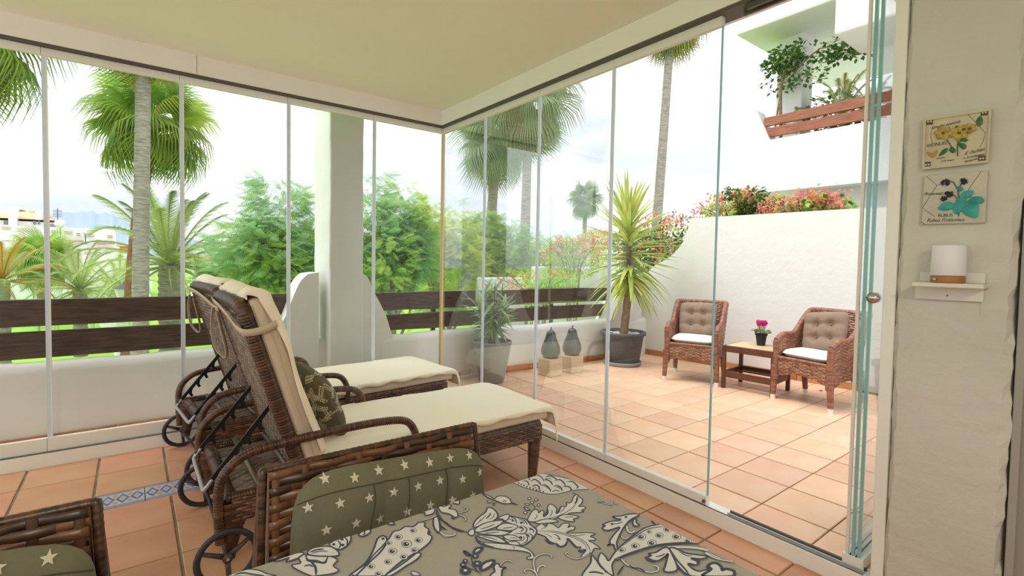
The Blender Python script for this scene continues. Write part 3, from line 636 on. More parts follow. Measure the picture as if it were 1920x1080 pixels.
# ============================================================ WICKER ARMCHAIRS (dining and patio)
def shell(T, w, yf, yb, rad, zb, za, zt, lean, flare, m, pitch, row, amp, bind_r=.028, apron=(.18, .40), legtop=.34, cap=True, seat_z=.40, legr=(.036, .024), drop=.20, TH=.042):
    pts = [(-w, yf)] + [(-w, yf+(yb+rad-yf)*k/6) for k in range(1, 6)] + [(-w, yb+rad)]
    for k in range(1, 6): a = PI/2*k/6; pts.append((-w+rad-rad*math.cos(a), yb+rad-rad*math.sin(a)))
    pts += [(-w+rad+(w-rad)*2*k/10, yb) for k in range(11)]
    for k in range(1, 6): a = PI/2*k/6; pts.append((w-rad+rad*math.sin(a), yb+rad-rad*math.cos(a)))
    pts += [(w, yb+rad+(yf-yb-rad)*k/6) for k in range(7)]
    P = [Vector((a, b, 0)) for a, b in pts]; cum = [0]
    for a, b in zip(P, P[1:]): cum.append(cum[-1]+(b-a).length)
    U = cum[-1]
    def path(u):
        u = max(0, min(U-1e-6, u)); k = 0
        while cum[k+1] < u: k += 1
        f = (u-cum[k])/(cum[k+1]-cum[k]); p = P[k].lerp(P[k+1], f); t = (P[k+1]-P[k]).normalized(); return p, Vector((t.y, -t.x, 0))*1
    sm = lambda x: max(0, min(1, x))**2*(3-2*max(0, min(1, x)))
    def ztop(p): g = sm((yb+drop+.06-p.y)/drop) if drop else (1. if p.y < yb+.012 else 0.); return za + (zt-za)*g - .05*sm((p.y-(yf-.10))/.10)
    def zbot(u, p):
        e = min(1, abs(p.y-yf)/.06, 1); s = sm((p.y-yb)/(yf-yb)); arch = math.sin(PI*max(0, min(1, (p.y-yb)/(yf-yb)))) if abs(p.x) > w-.02 else math.sin(PI*(p.x+w)/(2*w))
        return zb + .07*max(0, arch)
    def S(off):
        def f(u, v):
            p, nn = path(u); z = zbot(u, p)+(ztop(p)-zbot(u, p))*v/Vv
            g = sm((yb+.34-p.y)/.34); k = max(0, z-seat_z)
            q = p - nn*off; q = Vector((q.x*(1+flare*k), q.y-lean*k*g, z)); return q, nn
        return f
    Vv = (zt+za)/2-zb
    core = MB(); nu, nv = 44, 6
    for off in (.006, TH-.006):
        f = S(off); core.grid(lambda a, b: f(a*U, b*Vv)[0], nu, nv)
    body = core.obj('body', 'core', T)
    mb = MB(); weave(mb, S(0), U, Vv, pitch, row, amp, side=1); mb.obj('outer_weave', m, body, smooth=True)
    mb = MB(); weave(mb, S(TH), U, Vv*.999, pitch, row, amp, side=-1); mb.obj('inner_weave', m, body, smooth=True)
    f = S(TH/2); mb = MB()
    wrapped(mb, [f(U*k/120, Vv)[0] for k in range(121)], bind_r, .014, 10, .2, .75); mb.obj('rim', m, body, smooth=True)
    for u in (0, U):
        mb = MB(); wrapped(mb, [f(u, Vv*k/6)[0] for k in range(7)], bind_r*1.05, .014, 10, .2, .75); mb.obj('arm_front', m, body, smooth=True)
    # front apron with an arched lower edge
    fa = lambda u, v: (Vector((-w+u, yf+.004, (apron[0]+.06*math.sin(PI*u/(2*w)))+(apron[1]-apron[0]-.06*math.sin(PI*u/(2*w)))*v/(apron[1]-apron[0]))), Vector((0, 1, 0)))
    mb = MB(); weave(mb, fa, 2*w, apron[1]-apron[0], pitch, row, amp, side=1); ap = mb.obj('apron', m, T, smooth=True)
    mb = MB(); wrapped(mb, [(-w, yf, apron[1]), (w, yf, apron[1])], .016, .014); mb.obj('apron_rim', m, ap, smooth=True)
    B('seat_panel', (-w+.02, yb+.02, apron[1]-.03), (w-.02, yf-.005, apron[1]-.004), 'core', T)
    for sx_ in (-1, 1):
        for y, ly in ((yf, .0), (yb+.03, -.05)):
            mb = MB(); wrapped(mb, [(sx_*(w-.012), y, legtop), (sx_*(w-.006), y+ly*.4, legtop*.5), (sx_*(w+.0), y+ly, .045)], lambda q: legr[0]+(legr[1]-legr[0])*q, .014, 8); lg = mb.obj('leg', m, T, smooth=True)
            mb = MB(); mb.tube([(sx_*w, y+ly, .046), (sx_*w, y+ly, 0)], legr[1]*.98, 10); mb.obj('foot_cap', 'white_cap', lg, smooth=False)
    return f, U
def dining_chair(label, x, y, rz, pad=True, tilt=0):
    T = thing('dining_chair', label, 'chair', (x, y, 0), rz, 'wicker dining armchairs')
    shell(T, .300, .27, -.27, .03, .18, .63, .845, .12, -.10, 'wicker', .064, .0145, .0045, bind_r=.0085, drop=.0, TH=.026)
    return T
dining_chair('dark wicker dining armchair facing the table, in the centre foreground', -1.945, -3.46, PI)
dining_chair('dark wicker dining armchair cut off by the bottom left corner', -2.75, -3.43, PI)
def seat_pad(x, y, zc, a, b, label, slope=0, bot=.44):
    """star-print back pad hanging in front of the chair back; faces -y"""
    rt = Matrix.Rotation(slope, 4, 'Y') @ Matrix.Rotation(-.10, 4, 'X')
    ax, ay, az = rt @ Vector((1, 0, 0)), rt @ Vector((0, 0, 1)), rt @ Vector((0, -1, 0))
    wr = lambda px, py: .0035*math.sin(px*38+py*9)*math.exp(-((py+.02)/.12)**2)+.003*math.sin(px*17-py*30+1)-.006*math.exp(-((px+.06-py*.1)/.008)**2)-.005*math.exp(-((px-.11-py*.1)/.008)**2)
    mb = MB(); cushion(mb, (x, y, zc), ax, ay, az, a, b, .038, ex=6, nr=22, nt=90, wr=wr)
    T = mb.obj('chair_pad', 'padcloth', None, smooth=True); tag(T, label, 'cushion', 'star-print chair pads')
    def surf(px, py, e):
        q = (abs(px/a)**6+abs(py/b)**6)**(1/6); h = .038*max(0, 1-min(1, q)**5)**.5; return Vector((x, y, zc))+ax*px+ay*py+az*(h+e+wr(px, py)*min(1, max(0, 1-q)*6)+.001)
    sm_ = MB(); rr = random.Random(5)
    for j in range(-5, 8):
        for i in range(-5, 6):
            px, py = i*.062+(.031 if j % 2 else 0)+rr.uniform(-.004, .004), b-.018-j*.050+rr.uniform(-.004, .004)
            if abs(px) > a*.95 or abs(py) > b*.96: continue
            R_ = .0120; th0 = rr.uniform(-.2, .2); pts = []
            for k in range(10): r_ = R_ if k % 2 == 0 else R_*.42; th = th0+PI/2+k*PI/5; pts.append(surf(px+r_*math.cos(th), py+r_*math.sin(th), .0012))
            c = surf(px, py, .0014); sm_.add([c]+pts, [(0, k+1, (k+1) % 10+1) for k in range(10)])
    sm_.obj('star_print', 'star', T, kind='stuff')
    se = MB()
    tp = [surf(-a*.97+(a*1.94)*k/30, b*.80-.02*abs(-1+2*k/30)**6, .0006) for k in range(31)]; se.tube(tp, .0014, 5)
    for k in (-.33, .02, .45): se.tube([surf(a*k+.004*math.sin(j), b*.80-(b*1.5)*j/14, .0006) for j in range(15)], .0013, 5)
    se.obj('seams', 'seam', T)
    return T
seat_pad(-1.93, -3.215, .625, .245, .200, 'olive grey chair pad with pale stars on the centre foreground chair', math.radians(4))
seat_pad(-2.735, -3.20, .625, .250, .205, 'olive grey chair pad with pale stars in the bottom left corner', math.radians(3))

# dining table and its printed cloth
t = thing('dining_table', 'dining table hidden under the printed grey cloth', 'table', (-2.33, -3.80, 0))
B('tabletop', (-.77, -.45, .71), (.77, .45, .742), 'table_wood', t, bevel=.004)
for a in (-.70, .70):
    for b in (-.38, .38): MB().tube([(a, b, .71), (a, b, 0)], [.035, .025], 10).obj('leg', 'table_wood', t)
X0, X1, Y0, Y1 = -3.12, -1.548, -4.27, -3.338
def cl(u, v):
    hang = .17; a = (X1-X0)+2*hang; b = (Y1-Y0)+2*hang; s = u*a-hang; r = v*b-hang
    ox = max(0, -s, s-(X1-X0)); oy = max(0, -r, r-(Y1-Y0)); o = max(ox, oy)
    x = X0+max(0, min(X1-X0, s)); y = Y0+max(0, min(Y1-Y0, r)); z = .750-min(ox+oy, .22)
    wv = .012*min(1, o*12)
    if ox > 0: x += (wv*(1+math.sin(y*26))+.004)*(1 if s > 0 else -1)
    if oy > 0: y += (wv*(1+math.sin(x*24))+.004)*(1 if r > 0 else -1)
    return Vector((x, y, z))
NU, NV = 70, 50
mb = MB()
us = [-.17, -.12, -.06, -.02, -.006, 0, .006] + [ (X1-X0)*k/24 for k in range(1, 24)] + [(X1-X0)-.006, X1-X0, X1-X0+.006, X1-X0+.02, X1-X0+.06, X1-X0+.12, X1-X0+.17]
vs_ = [-.17, -.12, -.06, -.02, -.006, 0, .006] + [(Y1-Y0)*k/16 for k in range(1, 16)] + [(Y1-Y0)-.006, Y1-Y0, Y1-Y0+.006, Y1-Y0+.02, Y1-Y0+.06, Y1-Y0+.12, Y1-Y0+.17]
a_ = (X1-X0)+.34; b_ = (Y1-Y0)+.34
from itertools import product
V_ = [cl((s+.17)/a_, (r+.17)/b_) for s in us for r in vs_]; nv = len(vs_)
mb.add(V_, [(i*nv+j, (i+1)*nv+j, (i+1)*nv+j+1, i*nv+j+1) for i in range(len(us)-1) for j in range(nv-1)])
TC = mb.obj('tablecloth', 'cloth', None); tag(TC, 'taupe grey tablecloth printed with white outlined flowers, birds and leaves', 'tablecloth')
# the flat print on the cloth: white figures with dark outlines (points read off the photograph, laid on the table plane)
FIG = """
c1 w 2|0,265 160,215 300,165 420,140 600,170 760,205 880,235 1000,290 1150,375 1050,385 900,400 780,430 650,455 500,445 380,410 200,360 80,310
c1 k 3|320,170 400,175 450,210 480,260
c1 k 4|500,200 570,180 640,210 670,240
c1 k 4|640,250 720,240 780,290 800,330
c1 k 4|820,270 900,265 960,310 990,350 960,370
c1 k 4|460,250 520,240 580,270 610,320
c1 k 4|280,260 340,235 400,270 440,330
c1 k 4|300,330 370,320 410,360 400,400
c1 k 4|440,330 500,320 560,370 580,420
c1 k 4|620,340 690,330 740,370 750,410
c1 k 4|760,340 840,340 890,380 870,400
c1 k 3|160,260 220,260 250,300 250,330
c1 k 3|600,420 660,400 720,420
c1 k 3|180,220 240,210 270,250
c1 k 2|660,360 690,350 715,380
c1 k 2|300,350 340,345 365,375
c1 k 2|480,345 520,345 540,380
c1 k 2|500,210 520,230 560,215 590,240
c1 b 0|100,290,14 140,308,14 180,325,14 225,342,14 270,360,15 320,375,15 370,392,15 420,405,15 470,420,15
c1 w 3|240,860 270,760 330,690 390,700 400,740 440,700 480,720 470,780 490,790 540,740 530,660 560,610 620,620 670,680 660,740 700,730 740,640 790,650 820,620 820,580 860,590 900,560 920,500 970,460 1010,500 1060,540 1040,600 1000,640 1080,640 1100,670 1040,700 1080,720 1000,730 880,740 800,770 700,800 560,850 400,870
c1 k 2|250,870 400,860 560,820 700,780 860,700 950,610 985,480
c1 k 5|940,600 970,560 980,490
c1 k 2|330,840 370,800 370,760
c1 k 2|560,800 600,740 600,690
c1 k 2|720,740 770,690 780,660
c1 k 4|660,740 690,720 730,640
c1 k 4|480,780 520,730 525,680
c1 w 3|690,810 780,765 900,770 1010,800 920,830 940,865 820,860
c1 k 2|780,810 860,800 920,805
c1 w 3|340,880 500,830 640,840 690,870 560,890 420,900
c1 r 0|260,522,30 360,542,30 300,582,30 400,620,30 200,735,34
c1 w 2|185,600 230,600 270,612 230,625
c1 w 3|180,650 220,660 275,700 210,690
c1 k 2|300,610 340,640 330,690 ; 
c1 k 2|900,450 930,440 975,470
c1 s 2|1300,530 1340,580 1440,610 1520,620
c1 s 2|1530,560 1545,595 1600,612
c1 k 2|1270,590 1320,580 1400,560
c6 w 3|360,0 390,-30 450,-60 500,-20 540,-60 620,-50 660,-20 700,0 760,-60 860,-60 840,0 880,-20 940,-10 930,30 860,50 820,80 1000,80 1130,75 1250,95 1170,130 1240,160 1240,190 1150,195 1230,240 1330,320 1240,310 1200,380 1170,385 1100,430 1030,440 1110,340 1060,330 1010,350 1030,290 960,290 900,220 830,160 830,220 790,270 720,280 670,240 620,230 560,200 490,130 370,80
c6 k 2|380,45 600,50 800,90 980,150 1100,220 1170,330 1160,385
c6 k 2|380,62 600,70 790,108 960,168 1080,238 1140,340
c6 k 2|430,20 500,0 540,-40
c6 k 2|860,120 1000,120 1110,100
c6 k 2|480,90 560,120 600,150
c6 k 3|620,100 680,120 720,180 660,150
c6 k 6|500,170 560,230 640,240
c6 k 6|650,240 720,285 800,260 840,180
c6 k 6|840,160 900,230 960,290 1000,300
c6 k 5|990,340 1040,370 1100,340
c6 s 3|1160,390 1080,440 960,470 860,440 800,390 830,375 860,395
c2 w 4|1000,460 1080,390 1200,410 1330,440 1400,520 1490,600 1450,700 1370,780 1260,830 1050,780 990,690 1080,640 1130,600 1200,540
c2 g 3|460,640 490,600 540,580 560,640 530,680 480,670
c2 w 4|540,550 560,470 640,390 720,330 760,260 840,280 900,350 900,410 820,470 700,500 600,550
c2 k 2|640,470 700,410 740,370
c2 k 4|730,430 780,380 800,340
c2 k 2|780,440 840,400 860,340
c2 k 2|560,540 620,480 660,430
c2 w 3|560,600 640,530 760,480 880,460 985,455 960,500 880,550 740,600 620,630
c2 k 3|640,590 760,550 860,512
c2 w 3|900,430 960,390 1070,360 1070,420 1020,460 970,430
c2 w 3|890,580 960,510 1080,500 1210,540 1130,600 1000,600
c2 k 3|980,575 1060,565 1140,550
c2 w 3|600,645 760,610 920,600 1085,640 940,680 760,665
c2 k 3|700,645 800,640 930,628
c2 w 3|590,680 720,680 860,690 960,730 1030,790 900,780 740,740
c2 k 3|660,695 780,712 900,750
c2 w 3|985,690 1090,670 1180,690 1260,745 1120,755 1050,740
c2 k 2|1080,712 1150,718 1200,728
c2 w 3|1050,785 1180,770 1240,825 1120,820
c2 w 3|570,690 620,760 760,790 900,800 1100,820 1260,850 1380,900 1450,980 1440,1030 1360,1035 1345,1005 1390,1000 1400,980 1370,940 1240,910 1000,890 820,860 680,820 600,760
c2 k 7|575,700 620,780 720,830 860,862
c2 k 2|640,770 700,790 680,800 740,810
c2 k 2|1120,850 1160,860 1140,880
c2 k 3|1090,400 1165,430 1190,500
c2 k 2|1060,440 1130,440 1150,480
c2 k 3|1220,440 1310,460 1350,520
c2 k 2|1230,480 1290,480 1310,510
c2 k 3|1270,530 1340,580 1300,650 1150,650
c2 k 3|1240,545 1290,585 1240,630
c2 k 3|1370,560 1440,600 1440,640
c2 k 2|1390,580 1420,600
c2 k 3|1310,650 1350,700 1340,770 1250,820
c2 k 2|1290,690 1300,740 1250,770
c2 k 3|1370,640 1430,690 1400,730
c2 k 3|1330,650 1370,690 1380,710
c2 b 0|1130,455,20 1260,490,22 1250,560,26 1400,585,20 1350,670,20 1250,710,26
c2 k 4|10,330 60,430 160,520 260,590 350,620 460,630
c2 k 6|110,470 160,520 210,555
c2 w 3|20,230 120,225 210,235 170,265 230,300 290,370 290,410 200,360 100,330 30,290
c2 k 2|70,250 140,275 180,305
c2 k 4|210,400 240,430 280,410
c2 s 3|310,340 420,320 460,280 420,260 400,275
c2 s 3|320,370 400,400 430,450 400,450
c2 w 3|0,420 20,450 50,600 0,640
c2 k 3|20,420 60,560 150,600
c2 s 5|40,620 100,690 200,690 265,650 240,650
c2 w 3|215,170 310,120 330,205 260,200
c2 w 3|650,20 700,50 800,100 860,130 900,95 990,90 1070,120 1110,190 1030,205 950,190 860,150 760,110 690,60
c2 r 0|1010,168,24
c2 d 1|1105,185 1150,190 1210,225 1110,208
c2 k 2|890,180 840,225 870,235
c2 k 2|840,170 800,190 760,195 740,180
c2 k 2|760,150 745,180
c2 k 2|860,190 820,215
c5 B 0|150,760,70 100,850,82 150,980,135 370,650,85 420,820,105
c5 W 9|120,540 180,560 260,630 200,630 150,590
c5 W 11|340,560 380,490 440,465 540,462 480,540 390,590
c5 W 12|500,960 520,850 640,770 800,750 740,860 600,950
c5 k 5|290,600 300,760 370,920 520,1080
c5 k 4|200,920 320,950 420,1000
c5 k 3|200,800 280,850 330,900
c5 w 7|790,900 830,830 900,830 940,900 1050,910 980,960 970,1060 940,1120 720,1120 740,1050 810,1000
c5 b 0|1050,915,32
c5 s 5|930,860 1000,785 1100,745 1215,780
c6 s 4|380,740 330,600 330,480 420,410 540,400 600,430 580,460
c6 s 4|370,700 300,640 220,630 180,655 205,680
c6 s 5|380,670 400,600 460,570 500,595
c4 w 4|240,1080 440,920 560,780 700,640 800,520 860,430 960,400 1040,350 1160,350 1240,290 1330,290 1330,350 1390,390 1380,460 1440,500 1400,590 1280,690 1200,740 980,870 760,1060 700,1090
c4 w 5|200,1090 440,900 560,700 620,540 690,490 750,510 760,590 660,740 520,870 330,1060 290,1090
c4 b 0|705,532,26
c4 w 4|750,1080 960,940 1120,820 1210,750 1275,765 1200,850 1040,950 840,1080
c4 e 0|940,505,62 1160,410,55 1240,555,62 1060,612,82 850,720,70 1180,705,60 1020,805,62 780,880,60 530,950,62 795,600,46 640,1060,58
c4 k 5|1385,400 1405,440 1385,480
c4 w 4|755,290 830,275 880,315 800,318
c4 w 4|340,470 420,400 500,395 515,435 430,490 380,495
c4 k 4|400,480 430,450 420,410
c4 w 3|1530,40 1620,50 1700,20 1730,40 1690,80 1790,100 1830,180 1790,210 1700,160 1580,130
c4 w 3|1210,155 1330,110 1470,60 1460,150 1340,180 1330,140
c4 w 4|1470,220 1530,215 1560,380 1540,440 1480,380 1460,290
c4 s 5|1560,430 1640,480 1760,480 1790,450
c4 s 3|1290,260 1400,230 1500,190
c4 k 5|1520,40 1520,180 1600,260 1680,320 1760,370 1920,420
c4 k 3|1540,230 1580,340 1660,400
c4 w 3|1120,1040 1180,1025 1270,1080 1200,1090 1160,1085
c3 w 4|740,870 860,820 1000,770 1140,740 1200,760 1100,830 930,880 980,820 840,860
c3 w 4|1210,770 1240,830 1260,870 1400,890 1520,900 1560,800 1700,850 1640,940 1720,1010 1620,1060 1400,1090 1300,1090 1080,990 1020,930 1150,900 1120,820
c3 w 4|1250,740 1320,680 1480,650 1620,660 1720,740 1700,790 1500,800 1300,780
c3 w 4|1240,780 1400,800 1550,800 1500,890 1380,860 1260,850
c3 k 5|1280,740 1400,700 1500,690
c3 k 3|1300,760 1450,720 1560,730
c3 k 7|1300,880 1370,960 1380,1080
c3 k 5|1200,950 1280,930 1340,960
c3 w 4|1580,610 1700,540 1800,500 1900,490 1880,600 1760,690 1640,670
c3 k 4|1700,560 1750,620 1720,680
c3 k 4|1800,510 1850,560 1840,640
c3 b 0|1645,620,26 1770,545,26 1780,630,28
c3 w 4|60,1090 160,1010 330,990 520,1010 640,1060 760,1100
c3 k 6|150,1080 280,1050 420,1070 600,1090
c7 w 4|720,125 560,125 420,155 310,160 370,190 430,200 400,225 280,235 160,285 200,300 160,330 180,360 260,365 420,320 330,430 270,520 270,570 230,595 320,580 350,660 380,660 370,560 400,470 480,320 600,200
c7 k 3|720,130 560,220 440,380 380,520 370,640
c7 k 3|300,275 400,265 460,235
c7 b 0|300,275,24 510,170,22
c7 w 4|640,190 660,200 670,260 715,290 640,305 608,250
c7 s 6|520,310 545,385 600,400 640,375
c7 s 4|440,450 470,490 520,490
c7 w 4|250,830 320,730 440,600 640,440 760,350 900,300 1080,270 1160,290 1300,360 1400,420 1700,570 1400,555 1100,570 900,610 700,680 480,760 400,810 340,820 300,900 310,1060 100,860 130,710 200,760
c7 e 0|1130,355,62 1010,445,62 1270,465,70 740,465,70 900,560,70 650,605,66 450,665,56 860,390,40 1440,530,56 1600,545,30
c7 k 3|460,605 700,425 860,345 1150,300
c7 k 3|440,590 640,425 780,345 900,300 1090,268
c7 k 4|880,180 910,240 960,290
c7 b 0|980,245,24
c7 k 8|330,810 480,750 700,675 900,615 1100,580 1400,560 1700,575
c7 s 9|1130,625 1400,622 1600,640 1740,670
c7 r 0|1690,660,40
c7 w 5|1160,640 1250,640 1400,710 1600,740 1740,765 1640,800 1480,790 1600,850 1560,890 1440,870 1500,940 1600,985 1700,965 1780,940 1730,905 1860,880 1920,900 1990,1040 1500,1060 1300,920 1200,760
c7 k 3|1300,690 1420,750 1500,755
c7 k 5|1160,640 1260,800 1400,960 1460,1050
c7 w 5|1150,640 1060,640 960,700 850,720 890,750 840,770 860,800 980,830 1100,760 1140,730 1100,900 1080,980 1180,1000 1280,960 1260,860 1220,770
c7 k 4|950,770 1040,750 1100,720
c7 k 8|800,770 860,820 960,840
c7 k 8|1570,870 1600,830 1560,800
c7 k 6|1720,900 1740,950 1700,970
c7 s 5|1700,700 1800,740 1920,790
c8 s 8|30,525 200,620 400,690 700,740 900,765 1080,800
c8 w 14|100,880 150,810 230,780 330,790 440,880 460,960 560,930 700,960 760,1000 700,1120 0,1120 0,1060 100,1000 180,930
c8 w 8|1380,1020 1420,1000 1500,1080 1440,1110
c7 s 5|440,800 520,885 600,900 720,960 860,1000 980,980 990,920 920,900
c7 k 5|560,890 620,930 720,950 800,1000
c7 k 5|480,900 430,970 380,1050
c6 w 4|1190,420 1250,480 1290,540 1330,600 1420,680 1500,760 1060,760 1180,540
c6 k 6|1150,685 1260,680 1380,710
c6 b 0|1240,480,12 1290,545,14 1350,600,14 1400,680,14
"""
ORG = dict(c1=(960, 870, 8), c2=(820, 920, 8), c3=(420, 945, 8), c4=(630, 945, 8), c5=(860, 990, 12), c6=(960, 990, 8), c7=(1110, 950, 8), c8=(1320, 1000, 13.5))
PW, PD = MB(), MB(); ZL = [.7505]
def onc(p, z):
    q = at(p[0], p[1], 2, .75); return Vector((min(X1-.002, max(X0, q.x)), min(Y1-.002, q.y), z))
def fillp(mb, P, z):
    V = [onc(p, z) for p in P]
    for t in tessellate_polygon([V]):
        a, b, c = (V[i] for i in t); 
        if (b-a).cross(c-a).z < 0: t = t[::-1]
        mb.add([V[i] for i in t], [(0, 1, 2)])
def strk(mb, P, w, z, closed=False, taper=False):
    n = len(P); vs = []
    for i, p in enumerate(P):
        a = P[(i-1) % n] if closed or i > 0 else p; b = P[(i+1) % n] if closed or i < n-1 else p
        d = Vector((b[0]-a[0], b[1]-a[1], 0)); d = d.normalized() if d.length > 1e-6 else Vector((1, 0, 0)); m = Vector((-d.y, d.x, 0))
        ww_ = w/2*(min(1, .35+3*min(i, n-1-i)/n) if taper else 1)
        vs += [onc((p[0]+m.x*ww_, p[1]+m.y*ww_*.75), z), onc((p[0]-m.x*ww_, p[1]-m.y*ww_*.75), z)]
    k = n if closed else n-1
    mb.add(vs, [(2*i, 2*i+1, 2*((i+1) % n)+1, 2*((i+1) % n)) for i in range(k)])
for ln in FIG.strip().splitlines():
    hd, pts = ln.split('|'); c, ty, w = hd.split(); ox, oy, s = ORG[c]; w = float(w)*(8/s if s != 8 else 1); ZL[0] += .00001; z = ZL[0]
    raw = [tuple(float(q) for q in p.split(',')) for p in pts.replace(';', '').split()]
    if ty in 'breB':
        for x, y, r in raw:
            el = lambda k: [(ox+(x+r*k*math.cos(a))/s, oy+(y+r*k*.72*math.sin(a))/s) for a in [2*PI*i/14 for i in range(14)]]
            fillp(PD, el(1), z)
            if ty == 'r': fillp(PW, el(.55), z+.000012)
            if ty == 'B': fillp(PW, [(ox+(x+r*.32*math.cos(a))/s, oy+(y-r*.06+r*.2*math.sin(a))/s) for a in [2*PI*i/10 for i in range(10)]], z+.000012)
            if ty == 'e':
                fillp(PW, el(.86), z+.000012); fillp(PD, [(ox+(x-r*.1+r*.6*math.cos(a))/s, oy+(y+r*.02+r*.42*math.sin(a))/s) for a in [2*PI*i/12 for i in range(12)]], z+.000024)
                fillp(PW, [(ox+(x+r*.1+r*.2*math.cos(a))/s, oy+(y-r*.10+r*.12*math.sin(a))/s) for a in [2*PI*i/8 for i in range(8)]], z+.000036)
        continue
    P = [(ox+p.x/s, oy+p.y/s) for p in cr([(a, b, 0) for a, b in raw], closed=ty in 'wdgW', k=4)]
    if ty in 'wgW':
        fillp(PW, P, z); strk(PD, P, w*.78, z+.000012, True)
    elif ty == 'd': fillp(PD, P, z)
    elif ty == 'k': strk(PD, P, w*.74, z+.00002, taper=True)
    elif ty == 's': strk(PD, P, w*.62+2.0, z); strk(PW, P, w*.62, z+.000012)
PW.obj('white_print', 'print_white', TC, kind='stuff'); PD.obj('dark_print', 'print_dark', TC, kind='stuff')

# ============================================================ PATIO FURNITURE
def armchair(label, x, y, rz):
    T = thing('patio_armchair', label, 'armchair', (x, y, 0), rz, 'patio wicker armchairs')
    shell(T, .275, .25, -.25, .09, .20, .63, .86, .34, .16, 'wicker_red', .034, .020, .0035, bind_r=.027, apron=(.22, .42), legr=(.034, .024))
    mb = MB(); cushion(mb, (0, .01, .465), (1, 0, 0), (0, 1, 0), (0, 0, 1), .235, .23, .045, ex=7, nt=48); mb.obj('seat_cushion', 'offwhite', T, smooth=True)
    return T
def tufted(label, loc, rot):
    mb = MB(); tf = [(a, b) for a in (-.34, .34) for b in (-.34, .34)]
    cushion(mb, (0, 0, 0), (1, 0, 0), (0, 0, 1), (0, 1, 0), .205, .195, .068, ex=8, nr=26, nt=72, tuft=tf)
    T = mb.obj('tufted_cushion', 'taupe', None, smooth=True); T.location = loc; T.rotation_euler = rot
    for a, b in tf: MB().blob((.195*a, .030, .185*b), (.009, .005, .009), 8, 6).obj('button', 'taupe', T, smooth=True)
    return tag(T, label, 'cushion', 'tufted cushions on the patio armchairs')
rz1, rz2 = math.radians(111.2), math.radians(79.8)
armchair('brown wicker patio armchair left of the small table', 2.66, -1.13, rz1)
armchair('brown wicker patio armchair right of the small table', 2.77, -2.36, rz2)
def rel(x, y, rz, lx, ly): return (x+lx*math.cos(rz)-ly*math.sin(rz), y+lx*math.sin(rz)+ly*math.cos(rz))
p = rel(2.66, -1.13, rz1, 0, -.11); tufted('taupe tufted cushion in the left patio armchair', (p[0], p[1], .675), (.28, 0.03, rz1))
p = rel(2.77, -2.36, rz2, 0, -.10); tufted('taupe tufted cushion tilted in the right patio armchair', (p[0], p[1], .680), (.28, .12, rz2))
t = thing('side_table', 'small brown wooden side table between the patio armchairs', 'table', (2.79, -1.765, 0), math.radians(4.8))
a, b, h = .215, .245, .455
for sx_ in (-1, 1):
    for sy in (-1, 1): B('leg', (sx_*a-.018, sy*b-.018, 0), (sx_*a+.018, sy*b+.018, h), 'table_wood', t, bevel=.003)
for s in (-1, 1):
    B('top_rail', (-a, s*b-.012, h-.065), (a, s*b+.012, h), 'table_wood', t, bevel=.002); B('top_rail', (s*a-.012, -b, h-.065), (s*a+.012, b, h), 'table_wood', t, bevel=.002)
    B('lower_rail', (-a, s*b-.011, .12), (a, s*b+.011, .185), 'table_wood', t, bevel=.002); B('lower_rail', (s*a-.011, -b, .12), (s*a+.011, b, .185), 'table_wood', t, bevel=.002)
B('tabletop', (-a+.010, -b+.010, h-.02), (a-.010, b-.010, h+.004), 'table_top', t, bevel=.002)
for k in (-.1, .1): B('lower_slat', (k-.02, -b+.01, .14), (k+.02, b-.01, .155), 'table_wood', t)
# cyclamen
t = thing('cyclamen_pot', 'pink flowering cyclamen in a dark pot on the side table', 'potted plant', (2.87, -1.77, .4605))
MB().lathe([(.040, 0), (.055, .105), (.062, .108), (.062, .122), (.054, .122), (.052, .10), (0, .10)], 20).obj('pot', 'pot_black', t, smooth=False)
for i in range(34):
    a = i*2.4; r = .02+.075*((i % 9)/9)**.6; rr = .024+.006*math.sin(i)
    if i == 0: lm = MB().add([(0, 0, 0), (.5, -.45, .03), (1, -.35, .0), (1.15, 0, -.08), (1, .35, .0), (.5, .45, .03), (.55, 0, -.02)], [(0, 1, 6), (1, 2, 6), (2, 3, 6), (3, 4, 6), (4, 5, 6), (5, 0, 6)]).mesh('leaf', 'leaf_dark')
    link('leaf', lm, t, (r*math.cos(a)*.7, r*math.sin(a)*.7, .135+.03*((i*7) % 5)/5), (.3*math.sin(i), .3-.5*r/.09, a), .046)
st = MB()
fm = MB()
for k in range(5):
    a = 2*PI*k/5; c, s = math.cos(a), math.sin(a)
    fm.add([(0, 0, 0), (.35*c-.3*s, .35*s+.3*c, .5), (.3*c, .3*s, 1.15), (.35*c+.3*s, .35*s-.3*c, .5)], [(0, 1, 2), (0, 2, 3)])
fme = fm.mesh('flower', 'magenta')
for i in range(26):
    a = i*2.399; r = .012+.038*(i/26)**.5; z = .205+.035*((i*5) % 7)/7
    st.tube([(r*.4*math.cos(a), r*.4*math.sin(a), .12), (r*math.cos(a), r*math.sin(a), z)], .0018, 5); link('flower', fme, t, (r*math.cos(a), r*math.sin(a), z-.004), (.3*math.cos(a*3), .3*math.sin(a*2), a), .036)
st.obj('stems', 'stalk', t)
# fallen petals on the tiles
MB().blob((0, 0, .006), (.022, .016, .006), 8, 5).obj('fallen_bloom', 'magenta'); tag(bpy.data.objects['fallen_bloom'], 'single pink cyclamen bloom fallen on the patio tiles', 'flower'); bpy.data.objects['fallen_bloom'].location = tuple(at(1539, 733, 2, 0))

